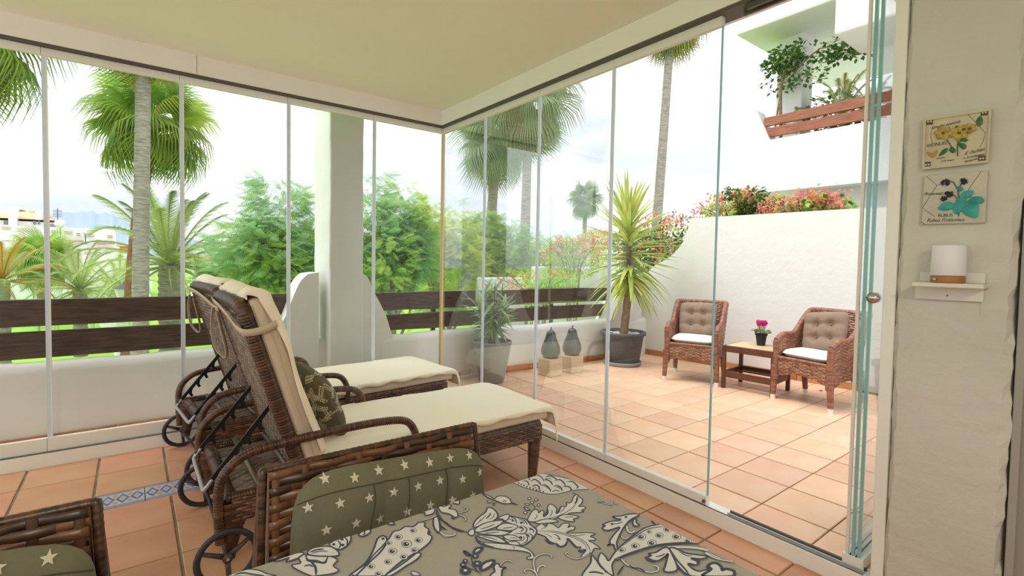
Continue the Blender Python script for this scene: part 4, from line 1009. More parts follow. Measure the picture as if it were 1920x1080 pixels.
def strap_leaf(L_, w, droop, n=6, fold=.25):
    """long blade along +x, drooping"""
    vs = []; 
    for i in range(n+1):
        f = i/n; x = L_*f; ww_ = w*min(1, .45+2.2*f)*(1-f**2.2)+.0015; z = -droop*L_*f*f
        vs += [(x, -ww_, z+ww_*fold), (x, 0, z), (x, ww_, z+ww_*fold)]
    return vs, [q for i in range(n) for q in ((3*i, 3*i+3, 3*i+4, 3*i+1), (3*i+1, 3*i+4, 3*i+5, 3*i+2))]
def leafmesh(name, m, *a, **k): v, f = strap_leaf(*a, **k); return MB().add(v, f).mesh(name, m, True)
# oleander in its tall tapered pot
def pebbles(t, r, z, n, seed=1, size=.022):
    rr = random.Random(seed); me = MB().blob((0, 0, 0), (1, .8, .55), 8, 6).mesh('pebble', 'pebble', True)
    for i in range(n):
        a = rr.uniform(0, 6.28); q = r*math.sqrt(rr.random()); link('pebble', me, t, (q*math.cos(a), q*math.sin(a), z), (0, 0, a), size*rr.uniform(.7, 1.3))
t = thing('potted_oleander', 'oleander shrub in a tall tapered grey pot beside the lounger foot', 'potted plant', (.655, .045, 0))
MB().lathe([(.12, 0), (.135, .01), (.175, .22), (.205, .40), (.215, .435), (.212, .445), (.195, .445), (.19, .42), (.186, .395), (0, .395)], 40).obj('pot', 'pot_grey', t, smooth=True)
MB().lathe([(.186, .396), (0, .398)], 24).obj('soil', 'soil', t); pebbles(t, .17, .402, 34, 2)
rr = random.Random(11); sb = MB(); tips = []
for k in range(9):
    a = k*2*PI/9+.3; tp = Vector((.27*math.cos(a)*rr.uniform(.4, 1.), .27*math.sin(a)*rr.uniform(.4, 1.), rr.uniform(.80, 1.08)))
    P = cr([(0.01*math.cos(a), .01*math.sin(a), .39), (0, 0, .52), (tp.x*.45, tp.y*.45, .66), tuple(tp)], k=4); sb.tube(P, .006, 6); tips.append(P)
sb.tube([(0, 0, .38), (.004, 0, .56)], [.014, .010], 8); sb.obj('stems', 'cane', t, smooth=True)
LM = [leafmesh('leaf', 'oleander', .17, .013, .35), leafmesh('leaf', 'oleander', .14, .012, .8), leafmesh('leaf', 'oleander', .19, .014, .12)]
for i in range(260):
    P = rr.choice(tips); f = rr.uniform(.42, 1); p = P[int(f*(len(P)-1))]; a = rr.uniform(0, 2*PI); el = -.95+.9*(1-f) if rr.random() < .65 else rr.uniform(-.3, .7)
    link('leaf', rr.choice(LM), t, p, (rr.uniform(-.4, .4), el, a), rr.uniform(1.1, 1.6))
fl_ = MB()
for k in range(5): a = 2*PI*k/5; fl_.blob((.018*math.cos(a), .018*math.sin(a), 0), (.017, .013, .006), 8, 5)
fm2 = fl_.mesh('flower', 'pink', True)
for p in ((-.04, -.14, 1.13), (-.02, -.16, 1.11), (-.16, -.12, 1.04)): link('flower', fm2, t, p, (.9, .2, 0), .6)

# tall yucca
t = thing('potted_yucca', 'tall spiky yucca in a wide dark pot by the patio corner', 'potted plant', (2.60, -.13, 0))
MB().lathe([(.20, 0.012), (.212, .02), (.262, .36), (.268, .385), (.292, .39), (.295, .42), (.285, .432), (.262, .430), (.255, .38), (0, .38)], 44).obj('pot', 'pot_dark', t, smooth=True)
MB().lathe([(.21, 0), (.235, .004), (.245, .05), (.232, .052), (.222, .012), (0, .012)], 40).obj('saucer', 'saucer', t, smooth=True)
MB().lathe([(.256, .381), (0, .384)], 24).obj('soil', 'soil', t); pebbles(t, .23, .388, 60, 4, .028)
def TR(z): return Vector((.02+.05*math.sin((z-.4)*2.6), -.02+.02*math.sin(z*3), z))
mb = MB(); mb.tube([TR(.36+1.52*k/30) for k in range(31)], [.055-.022*k/30+.003*math.sin(k*1.7) for k in range(31)], 12); mb.obj('trunk', 'cane', t, smooth=True)
LY = [leafmesh('leaf', 'yucca', 1., .046, .08, n=7, fold=.4), leafmesh('leaf', 'yucca', 1., .046, .28, n=7, fold=.4), leafmesh('leaf', 'yucca', 1., .042, .02, n=7, fold=.5)]
rr = random.Random(5)
for i in range(170):
    f = (i/170); z = 1.02+.90*f+rr.uniform(-.02, .02); el = math.radians(-28+100*f**1.5+rr.uniform(-10, 10)); a = i*2.399+rr.uniform(-.2, .2)
    link('leaf', LY[1] if f < .3 else LY[0] if f < .8 else LY[2], t, TR(min(z, 1.90)), (rr.uniform(-.3, .3), -el, a), (.56+.12*math.sin(f*PI))*rr.uniform(.85, 1.12))

# small pot behind the folded leaves
t = thing('potted_shrub', 'leafy plant in a dark grey pot seen beside the folded glass leaves', 'potted plant', (2.93, -2.98, 0))
MB().lathe([(.16, 0), (.17, .01), (.205, .42), (.225, .43), (.225, .47), (.20, .47), (.20, .42), (0, .42)], 30).obj('pot', 'pot_dark', t, smooth=True)
for i in range(90):
    a = i*2.4; f = i/90; link('leaf', LM[i % 3], t, (.1*math.cos(a)*f, .1*math.sin(a)*f, .44+.32*f), (rr.uniform(-.4, .4), rr.uniform(-1.1, .2), a), rr.uniform(.9, 1.4))
for i in range(8): link('flower', fm2, t, (.12*math.cos(i*2), .12*math.sin(i*2), .80+.02*(i % 3)), (rr.uniform(-1, 1), 0, 0), 1.3)

# ceramic pears on stone cubes
for (px, py), lab in (((1030, 708), 'left'), ((1071, 701), 'right')):
    c = at(px, py, 2, 0); x, y = c.x+.1, c.y+.1
    mb = MB(); mb.box((-.1, -.1, 0), (.1, .1, .2)); o = mb.obj('stone_cube', 'stone', None, bevel=.008); o.location = (x, y, 0); tag(o, f'pale travertine cube carrying the {lab} dark ceramic pear', 'stone block', 'stone cubes under the pears')
    t = thing('ceramic_pear', f'dark grey ceramic pear ornament, the {lab} one of the pair', 'ornament', (x, y, .2005), 0, 'ceramic pears on stone cubes')
    MB().lathe([(.045, 0), (.085, .008), (.108, .045), (.113, .09), (.103, .14), (.080, .19), (.062, .235), (.055, .27), (.046, .297), (.028, .315), (.014, .313), (0, .311)], 36).obj('body', 'pear', t, smooth=True)
    MB().tube([(0, 0, .308), (.002, 0, .33), (.008, .003, .352)], [.008, .007, .010], 10).obj('stem', 'pear', t, smooth=True)

# ============================================================ PILLAR: plaques, shelf, lamp
XP = -.052
def op(px, py, d=.0): return at(1640+px/2.571, 180+py/2.571, 0, XP-d)
def plq(name, label, corners, depth, m, framed):
    P = [op(*c, depth) for c in corners]; back = [Vector((XP, p.y, p.z)) for p in P]
    mb = MB(); n = 4; mb.add(P+back, [(0, 1, 2, 3), (7, 6, 5, 4)]+[((i+1) % 4, i, 4+i, 4+(i+1) % 4) for i in range(4)])
    o = mb.obj(name, m, None, bevel=.003); tag(o, label, 'wall plaque', 'relief flower plaques on the pillar')
    return o
def flat(parent, name, m, polys, d, th=.0015, close=True):
    mb = MB()
    for pts in polys:
        P = [op(a, b, d) for a, b in pts]; c = sum(P, Vector())/len(P); mb.prism(P, (th, 0, 0))
    return mb.obj(name, m, parent)
def txt(parent, s, x0, y0, x1, y1, h, shear=0, m='ink', d=.0): 
    cu = bpy.data.curves.new('lettering', 'FONT'); cu.body = s; cu.size = 1; cu.shear = shear; cu.extrude = .006; cu.align_x = 'LEFT'
    tmp = bpy.data.objects.new('lettering', cu); COL.objects.link(tmp); bpy.context.view_layer.update(); Wt = max(.01, tmp.dimensions.x)
    me = bpy.data.meshes.new_from_object(tmp); bpy.data.objects.remove(tmp); me.materials.clear(); me.materials.append(M[m])
    a, b = op(x0, y0, d), op(x1, y1, d); e = (b-a)/Wt; hz = h/2.571/1000*1.75
    for v in me.vertices: q = a + e*v.co.x + Vector((0, 0, 1))*(v.co.y*hz) + Vector((-1, 0, 0))*(v.co.z*.05+.0004); v.co = q
    return link('lettering', me, parent)
p1 = plq('relief_plaque', 'beige relief plaque with yellow flowers, the upper of the two', [(235, 107), (564, 57), (549, 320), (228, 355)], .016, 'plaque', True)
# raised border
fr_o = [(235, 107), (564, 57), (549, 320), (228, 355)]; fr_i = [(247, 119), (552, 71), (538, 310), (240, 342)]
flat(p1, 'border', 'plaque', [[fr_o[i], fr_o[(i+1) % 4], fr_i[(i+1) % 4], fr_i[i]] for i in range(4)], .022, .006)
for cx, cy in ((264, 124), (528, 80), (516, 302), (253, 332)):
    sq = flat(p1, 'corner_square', 'ink', [[(cx-17, cy-12), (cx+17, cy-16), (cx+16, cy+12), (cx-17, cy+15)]], .0185)
    flat(p1, 'corner_motif', 'plaque', [[(cx-9+6*math.cos(a)+dx, cy+dy+5*math.sin(a)) for a in [k*PI/3 for k in range(6)]] for dx, dy in ((2, 0), (16, -2))], .0192, .001)
txt(p1, 'Species paeonia', 272, 160, 412, 128, 22, .4, d=.0168); txt(p1, 'VICINUEL', 250, 248, 352, 232, 24, d=.0168)
txt(p1, 'E. Fachian', 432, 285, 530, 262, 24, .5, d=.0168); txt(p1, 'e. in monogene', 425, 305, 528, 285, 18, .5, d=.0168); txt(p1, 'Spikeren', 430, 322, 495, 306, 15, .5, d=.0168)
txt(p1, 'cinnabar', 296, 304, 340, 299, 11, .3, d=.0168); txt(p1, 'ovule pergent', 318, 316, 385, 310, 11, .3, d=.0168)
def petals(parent, name, m, cx, cy, R, n, d, asp=.75, rot=0, wid=.34):
    mb = MB()
    for k in range(n):
        a = 2*PI*k/n+rot; c = op(cx+R*.55*math.cos(a), cy+R*.55*asp*math.sin(a), d); s = R/2.571/1000*2.2
        mb.blob(c, (.004, s*wid, s*.5), 10, 7, mtx=Matrix.Rotation(-(PI/2-a)*-1 + PI, 4, 'X') if False else Matrix.Rotation(a-PI/2, 4, 'X'))
    return mb.obj(name, m, parent, smooth=True)
for cx, cy, R in ((330, 178, 36), (407, 178, 38), (458, 156, 26), (430, 160, 22)):
    f = petals(p1, 'yellow_flower', 'yellow', cx, cy, R, 6, .020, rot=cx); MB().blob(op(cx, cy, .024), (.004, .005, .005), 10, 7).obj('flower_eye', 'petal_core', f, smooth=True)
def leafp(parent, m, pts, d=.018, name='relief_leaf'):
    P = [op(a, b, d) for a, b in cr([(a, b, 0) for a, b in pts], closed=True, k=3) and [(q.x, q.y) for q in cr([(a, b, 0) for a, b in pts], closed=True, k=3)]]
    c = sum(P, Vector())/len(P); c.x -= .004; vs = P+[c]+[Vector((XP-.012, p.y, p.z)) for p in P]; n = len(P)
    return MB().add(vs, [(i, (i+1) % n, n) for i in range(n)]+[(i, n+1+i, n+1+(i+1) % n, (i+1) % n) for i in range(n)]).obj(name, m, parent, smooth=False)
for pts in ([(487, 125), (505, 97), (521, 110), (518, 135), (500, 147)], [(310, 290), (325, 262), (352, 250), (345, 272)], [(358, 262), (372, 243), (392, 262), (378, 276)], [(400, 232), (430, 228), (443, 245), (425, 258)], [(405, 205), (430, 200), (452, 212), (430, 222)], [(385, 150), (400, 142), (405, 158)]): leafp(p1, 'rel_green', pts)
sm_ = MB()
for pts in ([(340, 200), (368, 240), (372, 270)], [(405, 200), (398, 240), (400, 290)], [(450, 175), (425, 200), (400, 240)]): sm_.tube([op(a, b, .018) for a, b in pts], .0016, 6)
sm_.obj('relief_stem', 'rel_green', p1)
leafp(p1, 'butterfly', [(252, 268), (268, 276), (280, 282), (292, 264), (304, 262), (296, 285), (280, 298), (262, 290)], name='butterfly')
for pts in ([(447, 88), (470, 110), (500, 140), (535, 180), (520, 225), (505, 250)], [(278, 150), (270, 190), (280, 240)]): MB().tube([op(a, b, .0163) for a, b in pts], .0006, 4).obj('crack', 'ink', p1)
p2 = plq('relief_plaque', 'beige relief plaque with blackberries and turquoise leaves, the lower of the two', [(238, 385), (546, 358), (532, 612), (223, 619)], .014, 'plaque2', False)
txt(p2, '(Rosaceae)', 239, 478, 326, 475, 22, d=.0148); txt(p2, 'RUBUS', 305, 583, 374, 581, 24, d=.0148); txt(p2, 'Rubus Fruticosus', 250, 607, 432, 603, 28, .45, d=.0148)
for pts in ([(305, 545), (330, 515), (372, 512), (376, 540), (345, 552)], [(378, 530), (400, 495), (438, 492), (436, 525), (400, 570), (380, 560)], [(410, 485), (430, 460), (475, 455), (465, 485), (430, 495)], [(445, 515), (470, 488), (510, 485), (528, 505), (500, 522)], [(416, 545), (445, 522), (495, 520), (500, 555), (490, 588), (440, 575)], [(395, 440), (412, 435), (428, 450), (405, 462)], [(425, 420), (440, 412), (445, 422)]): leafp(p2, 'teal', pts)
for cx, cy, R in ((341, 417, 19), (429, 411, 17), (358, 471, 18), (333, 495, 13)):
    mb = MB(); rr = random.Random(cx)
    for k in range(26):
        a, b = rr.uniform(0, 6.28), math.sqrt(rr.random()); c = op(cx+R*b*math.cos(a), cy+R*.8*b*math.sin(a), .018+.005*(1-b)); mb.blob(c, (.0032,)*3, 6, 5)
    mb.obj('blackberry', 'berry', p2, smooth=True)
sm_ = MB()
for pts in ([(405, 582), (407, 500), (400, 450), (380, 415), (355, 408)], [(400, 455), (415, 425), (430, 415)], [(375, 470), (395, 490), (405, 520)]): sm_.tube([op(a, b, .017) for a, b in pts], .0015, 6)
sm_.obj('relief_stem', 'rel_green', p2)
for pts in ([(250, 388), (300, 430), (230, 540), (290, 582)], [(300, 430), (320, 425)], [(515, 362), (480, 410), (450, 455)], [(223, 605), (240, 619)]): MB().tube([op(a, b, .0143) for a, b in pts], .0008, 4).obj('crack', 'ink', p2)
# shelf with bracket boards
t = thing('wall_shelf', 'small white wooden shelf screwed to the pillar under the plaques', 'shelf', (XP, -3.84, 1.24))
B('shelf_board', (-.105, -.102, -.004), (.0, .092, .012), 'shelf', t, bevel=.004); B('back_board', (-.012, -.09, .012), (.0, .092, .05), 'shelf', t, bevel=.002); B('lower_board', (-.016, -.088, -.052), (.0, .102, -.004), 'shelf', t, bevel=.002)
MB().tube([(-.017, .008, -.045+.01), (-.0155, .008, -.035)], .003, 8).obj('screw', 'ink', t)
t = thing('table_lamp', 'white cylinder lamp with a wooden foot on the wall shelf', 'lamp', (XP-.053, -3.838, 1.2525))
MB().lathe([(.046, 0), (.048, .002), (.048, .024), (.046, .0245), (0, .0245)], 36).obj('base', 'bamboo', t, smooth=False)
MB().lathe([(.046, .025), (.049, .028), (.0475, .13), (.044, .1345), (0, .136)], 36).obj('shade', 'lampshade', t, smooth=True)
MB().box((-.0505, -.003+.026, .010), (-.040, .004+.026, .016)).obj('switch', 'alu_grey', t)
for i, pts in enumerate(([(195, 915), (140, 945), (135, 985), (170, 1040), (215, 1080)], [(520, 925), (518, 980), (515, 1040), (525, 1060)])):
    mb = MB(); mb.tube(cr([op(a, b, .006) for a, b in pts], k=6), .0009, 5); o = mb.obj('cord', 'cord', None, smooth=True)
    tag(o, ['thin translucent cord curling down left of the wall shelf', 'thin pale cord hanging from the right end of the shelf'][i], 'cord')
# ============================================================ GARDEN AND BEYOND
GZ = -2.2
g = MB(); g.add([(-300, 1.0, GZ), (300, 1.0, GZ), (300, 420, GZ-4), (-300, 420, GZ-4)], [(0, 1, 2, 3)]); g.obj('lawn', 'grass', None)['kind'] = 'structure'
g = MB(); g.box((-300, -40, GZ-.3), (300, 1.0, GZ-.01)); struct(g.obj('ground', 'plaster_out', None), 'pale paved ground under the terrace')
def ridge(name, pts, Y, m, label, dep=30):
    P = [at(a, b, 1, Y) for a, b in pts]; P = cr(P, k=4); n = len(P); vs = []
    for k, p in enumerate(P): vs += [(p.x, Y-dep*.5, GZ-8), (p.x, Y, p.z+.006*Y*math.sin(k*1.3)*.25), (p.x, Y+dep, GZ-8)]
    o = MB().add(vs, [q for i in range(n-1) for q in ((3*i, 3*i+3, 3*i+4, 3*i+1), (3*i+1, 3*i+4, 3*i+5, 3*i+2))]).obj(name, m, None, smooth=True); struct(o, label)
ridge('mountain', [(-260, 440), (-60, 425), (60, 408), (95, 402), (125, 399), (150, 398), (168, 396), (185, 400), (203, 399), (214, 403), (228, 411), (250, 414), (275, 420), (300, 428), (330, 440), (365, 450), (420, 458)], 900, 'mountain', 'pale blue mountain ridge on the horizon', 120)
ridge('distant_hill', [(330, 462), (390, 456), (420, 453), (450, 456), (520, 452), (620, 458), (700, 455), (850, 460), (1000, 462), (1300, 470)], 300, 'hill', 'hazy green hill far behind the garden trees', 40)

# white apartment terraces far left
h = thing('apartment_block', 'long white apartment block with brown balcony rails and a tiled roof beyond the lawn', 'building')
YH = 60.
def hb(name, px0, py0, px1, py1, m, dy=0., dep=8., bev=0):
    """block whose front face spans the photo rectangle on the plane Y = YH + dy"""
    a, b = at(px0, py0, 1, YH+dy), at(px1, py1, 1, YH+dy); return B(name, (a.x, YH+dy, min(a.z, b.z)), (b.x, YH+dy+dep, max(a.z, b.z)), m, h, bevel=bev)
xa = at(-320, 470, 1, YH).x
zz = lambda px, py, dy=0: at(px, py, 1, YH+dy).z
xx = lambda px, dy=0: at(px, 450, 1, YH+dy).x
def blk(name, x0, x1, z0, z1, m, dy=0, dep=8, bev=0): return B(name, (x0, YH+dy, z0), (x1, YH+dy+dep, z1), m, h, bevel=bev)
zT = zz(60, 424); z1 = zz(60, 447); z2 = zz(60, 470)
blk('ground_storey', xa, xx(238), GZ-1, zz(60, 487), 'house', -4, 12); blk('middle_storey', xa, xx(225), zz(60, 487)-.1, zz(60, 450), 'house', .5, 8)
blk('top_storey', xa, xx(214), zz(60, 450)-.1, zT, 'house', 0, 8); blk('terrace_wall', xa, xx(238), zz(60, 487), zz(60, 472), 'house', -3, .4)
for i, px in enumerate((3, 32, 98, 123, 144, 160, 203)): 
    w_ = (18, 34, 18, 16, 8, 20, 10)[i]; dz = (0, .0, -.55, -.75, -.9, -1.0, -1.15)[i]
for px, py, w_ in ((2, 425, 18), (31, 429, 34), (95, 432, 17), (120, 434, 16), (143, 437, 7), (157, 439, 20), (201, 441, 10)):
    for k in (0, 1): hb('roof_rail', px, py+k*3, px+w_, py+k*3+1.8, 'house_plank', -.25, .12)
for px, py, w_ in ((68, 447, 48), (116, 450, 40), (176, 454, 40)): hb('pergola_beam', px, py, px+w_, py+3.6, 'house_plank', -.3, .5)
for px, py, w_ in ((5, 469, 48), (92, 470, 21), (122, 471, 21), (157, 472, 32), (203, 473, 12)):
    for k in (0, 1): hb('balcony_rail', px, py+k*3, px+w_, py+k*3+2, 'house_plank', -3.3, .15)
for px, py, w_, hh in ((3, 452, 26, 13), (85, 456, 9, 14), (124, 461, 7, 11), (40, 455, 20, 12), (150, 458, 14, 12), (184, 459, 14, 12)):
    f = hb('window', px, py, px+w_, py+hh, 'window_dark' if w_ < 12 else 'house_plank', .38, .2)
    if w_ >= 12: f.data.materials.clear(); f.data.materials.append(M['plaster']); 
    for k in (0, 1): pass
hb('curtain_door', 125, 461, 130, 473, 'window_dark', .3, .15)
# steps down of the roofline
for px0, px1, py in ((82, 118, 427), (118, 142, 430), (142, 178, 433), (178, 214, 436)): pass
# penthouse with hipped tile roof
hb('penthouse', -60, 410, 110, 426, 'house', 2.5, 7)
for px, w_ in ((7, 8), (62, 5), (71, 4), (88, 4)): hb('penthouse_window', px, 414, px+w_, 421, 'window_dark', 2.4, .2)
hb('awning_gap', 94, 420, 106, 428, 'window_dark', 2.3, .2)
a, b, c = at(-80, 411, 1, YH+2), at(108, 416, 1, YH+2), at(38, 392, 1, YH+6); 
zr = at(60, 411, 1, YH+2).z
MB().add([(a.x, YH+2, zr), (b.x, YH+2, zr), (b.x, YH+11, zr), (a.x, YH+11, zr), (a.x+5, YH+6.5, c.z), (c.x, YH+6.5, c.z)], [(0, 1, 5, 4), (1, 2, 5), (2, 3, 4, 5), (3, 0, 4), (3, 2, 1, 0)]).obj('tiled_roof', 'roof', h)
for px0, px1, py0, py1 in ((15, 32, 386, 425), (65, 77, 393, 412)): hb('chimney', px0, py0, px1, py1, 'house', 1.9, 1.2)
def dish(px, py, r):
    c = at(px, py, 1, YH-.6); MB().lathe([(0, 0), (r*.6, .10), (r, .30)], 18).obj('satellite_dish', 'house', h, smooth=True).matrix_world = Matrix.Translation(c) @ Matrix.Rotation(1.35, 4, 'X')
    o = B('dish_mast', (c.x-.04, YH-.55, c.z-1.2), (c.x+.04, YH-.47, c.z), 'lamp_metal', h)
dish(113, 421, .42); dish(160, 435, .30)
am = MB(); c = at(108, 400, 1, YH+4)
am.tube([(c.x, YH+4, c.z-1.6), (c.x, YH+4, c.z+.5)], .04, 5)
for k in range(5): am.tube([(c.x-.35, YH+4, c.z-.3+.15*k), (c.x+.35, YH+4, c.z-.3+.15*k)], .025, 4)
am.obj('aerial', 'lamp_metal', h)
h2 = thing('garden_house', 'low terracotta orange wall of a house half hidden by the date palms', 'building'); a, b = at(224, 462, 1, 52), at(247, 474, 1, 52)
B('upper_wall', (a.x, 52, b.z), (b.x+.3, 56, a.z), 'terracotta', h2); B('lower_wall', (a.x-1, 52.1, GZ-1), (b.x+1.5, 56, b.z), 'house', h2); B('eave', (a.x-.2, 51.8, a.z), (b.x+.5, 56.2, a.z+.2), 'roof', h2)
h3 = thing('white_villa', 'small white villa glimpsed behind the trees left of the white column', 'building'); a, b = at(372, 492, 1, 40), at(470, 540, 1, 40)
B('wall', (a.x, 40, GZ-1), (b.x, 46, a.z+.2), 'house', h3); B('roof', (a.x-.3, 39.7, a.z+.2), (b.x+.3, 46.3, a.z+.45), 'roof', h3); B('window', (a.x+1.2, 39.95, a.z-1.4), (a.x+2, 40.05, a.z-.6), 'window_dark', h3)
# white garden walls right of the middle
for i, (px0, py0, px1, py1, Y, lab) in enumerate(((905, 521, 985, 560, 6.2, 'white rendered garden wall behind the oleander'), (1010, 500, 1145, 560, 5.0, 'white rendered garden wall under the bougainvillea'), (1140, 470, 1190, 560, 4.2, 'white stepped pier behind the yucca leaves'))):
    a, b = at(px0, py0, 1, Y), at(px1, py1, 1, Y); o = B('garden_wall', (a.x, Y, GZ), (b.x, Y+.3, a.z), 'plaster_out', None, bevel=.03); tag(o, lab, 'wall', 'white garden walls beyond the railing')
o = tag(B('garden_wall', (at(1040, 535, 1, 6.8).x, 6.8, GZ), (at(1150, 535, 1, 6.8).x, 7.0, at(1040, 512, 1, 6.8).z), 'plaster_out'), 'white garden wall farthest back behind the flowering shrubs', 'wall', 'white garden walls beyond the railing')

# ---- palms
def trunk(t, base, top, r0, r1, m='bark', bend=.0, sway=(1, 0)):
    b, p = Vector(base), Vector(top); n = 60; P = []; R = []
    for k in range(n+1):
        f = k/n; q = b.lerp(p, f); q += Vector((sway[0], sway[1], 0))*bend*math.sin(f*PI); P.append(q); R.append((r0+(r1-r0)*f)*(1+.035*(k % 2)+(.35*math.exp(-f*14))))
    MB().tube(P, R, 12).obj('trunk', m, t, smooth=True)
def fan_mesh(m, R=1.0, pet=1.0, n=54, droop=.5, split=.56, seed=0):
    """fan palm frond: stalk along +x, then a pleated fan of blades whose tips hang"""
    rr = random.Random(seed); mb = MB(); mb.tube([(0, 0, 0), (pet*.5, 0, .05*pet), (pet, 0, 0)], [.022, .018, .012], 4)
    o = Vector((pet*.93, 0, 0))
    for k in range(n):
        a = math.radians(-128+256*k/(n-1)); w = 2*R*math.sin(math.radians(256/(n-1))/2)*.62; L_ = R*(.78+.22*math.cos(a))*rr.uniform(.92, 1.05)
        d = Vector((math.cos(a), math.sin(a), 0)); s = Vector((-d.y, d.x, 0)); z = lambda f: -droop*R*(f**2.2)-.10*R*abs(math.sin(a))*f
        vs = [o, o+d*L_*split+s*w*split*.8+Vector((0, 0, z(split)+.03*(k % 2))), o+d*L_*split-s*w*split*.8+Vector((0, 0, z(split)-.03*(k % 2))),
              o+d*L_*.82+s*w*.30+Vector((0, 0, z(.84))), o+d*L_*.82-s*w*.30+Vector((0, 0, z(.84))), o+d*L_*.95+Vector((0, 0, z(1.04)-rr.uniform(.15, .45)*R))]
        mb.add(vs, [(0, 2, 1), (1, 2, 4, 3), (3, 4, 5)])
    return mb.mesh('frond', m)
FANS = {m: [fan_mesh(m, R=1.22, pet=.85, seed=s, droop=d) for s, d in ((1, .2), (2, .42), (3, .65))] for m in ('fan', 'fan_cool', 'fan_dry')}
def fan_palm(label, base, top, r0, r1, size, n=44, m='fan', bark='bark', bend=0, sway=(1, 0), seed=1, dry=8, low=-70, scale_pet=1.):
    t = thing('fan_palm', label, 'palm tree', base, 0, 'fan palms in the garden'); b = Vector(base); tp = Vector(top)-b
    trunk(t, (0, 0, 0), tp, r0, r1, bark, bend, sway); rr = random.Random(seed)
    MB().blob(tp, (r1*1.9, r1*1.9, size*.28), 10, 8).obj('crown_heart', 'stalk', t, smooth=True)
    for i in range(n+dry):
        f = i/n; a = i*2.399+rr.uniform(-.2, .2)
        el = 78-(78-low)*min(1, f)**.85+rr.uniform(-8, 8) if i < n else low-rr.uniform(0, 12)
        me = FANS[m if i < n else 'fan_dry'][min(2, int(f*3)) if rr.random() < .8 else 1]
        link('frond', me, t, tp+Vector((0, 0, .12*size*(1-2*min(1, f)))), (rr.uniform(-.5, .5), -math.radians(el), a), size*rr.uniform(.88, 1.08))
    return t
def G(px, Y): p = at(px, 500, 1, Y); return p.x
# trunk in front of the left crown; its own crown is above the frame edge
a, b = at(262, 660, 1, 11.5), at(264, 140, 1, 11.5)
fan_palm('tall palm with a thick grey trunk left of the front glazing, crown above the view', (a.x-.02, 11.5, GZ), (b.x+.1, 11.5, 8.6), .185, .15, 1.25, 30, 'fan', seed=4, dry=16, low=-62)
a, b = at(262, 600, 1, 15), at(288, 232, 1, 15)
fan_palm('fan palm with the reddish leaning trunk and full green crown at left', (a.x-.25, 15, GZ), (b.x, 15, b.z), .22, .15, 1.02, 27, 'fan', 'bark_red', bend=-.15, seed=2, dry=0, low=-42)
c = at(-108, 62, 1, 12); fan_palm('fan palm whose crown enters at the top left corner', (c.x, 12, GZ), (c.x, 12, c.z+.5), .2, .15, 1.1, 30, 'fan', seed=9, dry=6)
a, b = at(907, 600, 1, 12.5), at(931, 258, 1, 12.5)
fan_palm('fan palm with a brown trunk right of the glass corner', (a.x, 12.5, GZ), (b.x, 12.5, b.z), .25, .17, 1.0, 24, 'fan_cool', 'bark', seed=12, dry=2, low=-48)
a, b = at(982, 560, 1, 9.5), at(990, 185, 1, 9.5)
fan_palm('tall pale palm trunk standing just right of the brown fan palm', (a.x-.06, 9.5, GZ), (b.x+.05, 9.5, 7.2), .20, .145, 1.0, 26, 'fan_cool', seed=3, dry=4)
a, b = at(1226, 400, 1, 7), at(1252, 90, 1, 7)
fan_palm('slender palm trunk rising behind the yucca, dry fronds at the top', (a.x-.25, 7, GZ), (b.x+.22, 7, b.z+1.75), .20, .135, .95, 24, 'fan', bend=.06, seed=8, dry=14)
c = at(1098, 372, 1, 24); fan_palm('small distant fan palm above the flowering hedge', (c.x-.1, 24, GZ), (c.x, 24, c.z), .2, .16, .86, 26, 'fan_cool', seed=6, dry=0, low=-55)
c = at(1085, 400, 1, 27)
c = at(77, 486, 1, 30); fan_palm('small fan palm in front of the apartment block', (c.x, 30, GZ), (c.x, 30, c.z), .2, .16, .85, 30, 'fan', seed=15, dry=0, low=-50)
def date_mesh(m, Ln=3.5, droop=1.3, n=44, seed=0):
    rr = random.Random(seed); mb = MB(); P = []
    for k in range(n+1): f = k/n; P.append(Vector((Ln*f*(1-.22*f*f), 0, .55*f*Ln*.5-droop*f**2.4)))
    mb.tube(P, [.035*(1-.85*k/n) for k in range(n+1)], 4)
    for k in range(4, n+1):
        f = k/n; L_ = .46*math.sin(PI*min(1, .12+.86*f))**.6*rr.uniform(.85, 1.1)
        for s in (-1, 1):
            for h_ in (0, 1):
                p = P[k] if h_ == 0 else P[k].lerp(P[k-1], .5); d = Vector((.62, s*.72, .18-.5*f+rr.uniform(-.15, .15))).normalized(); w = Vector((.0125, 0, .005)); q = p+d*L_+Vector((0, 0, -.10*L_))
                mb.add([p-w, p+w, q], [(0, 1, 2)])
    return mb.mesh('frond', m)
DATES = {m: [date_mesh(m, seed=s, droop=d) for s, d in ((1, .8), (2, 1.5), (3, 2.2))] for m in ('date', 'date_orange')}
def date_palm(label, px, py, Y, size, n=34, m='date', seed=1, mix=0):
    c = at(px, py, 1, Y); t = thing('date_palm', label, 'palm tree', (c.x, Y, GZ), 0, 'date palms on the lawn'); H_ = c.z-GZ; rr = random.Random(seed)
    mb = MB(); k = 30; mb.tube([(0, 0, H_*i/k) for i in range(k+1)], [(.30+.03*(i % 2))*size for i in range(k+1)], 12); mb.obj('trunk', 'bark', t)
    for i in range(n):
        f = i/n; el = 82-108*f+rr.uniform(-8, 8); mm = m if rr.random() >= mix else 'date_orange'
        link('frond', DATES[mm][min(2, int(f*3))], t, (0, 0, H_), (rr.uniform(-.3, .3), -math.radians(el-14), i*2.399), size*rr.uniform(.85, 1.08))
date_palm('large feathery date palm behind the grey palm trunk', 318, 498, 15.5, 1.0, 46, seed=3)
date_palm('date palm in the middle of the lawn, left of the grey trunk', 150, 545, 18, .62, 36, seed=5)
date_palm('date palm with orange old fronds at the left edge', 3, 528, 17, .60, 34, 'date', seed=7, mix=.55)
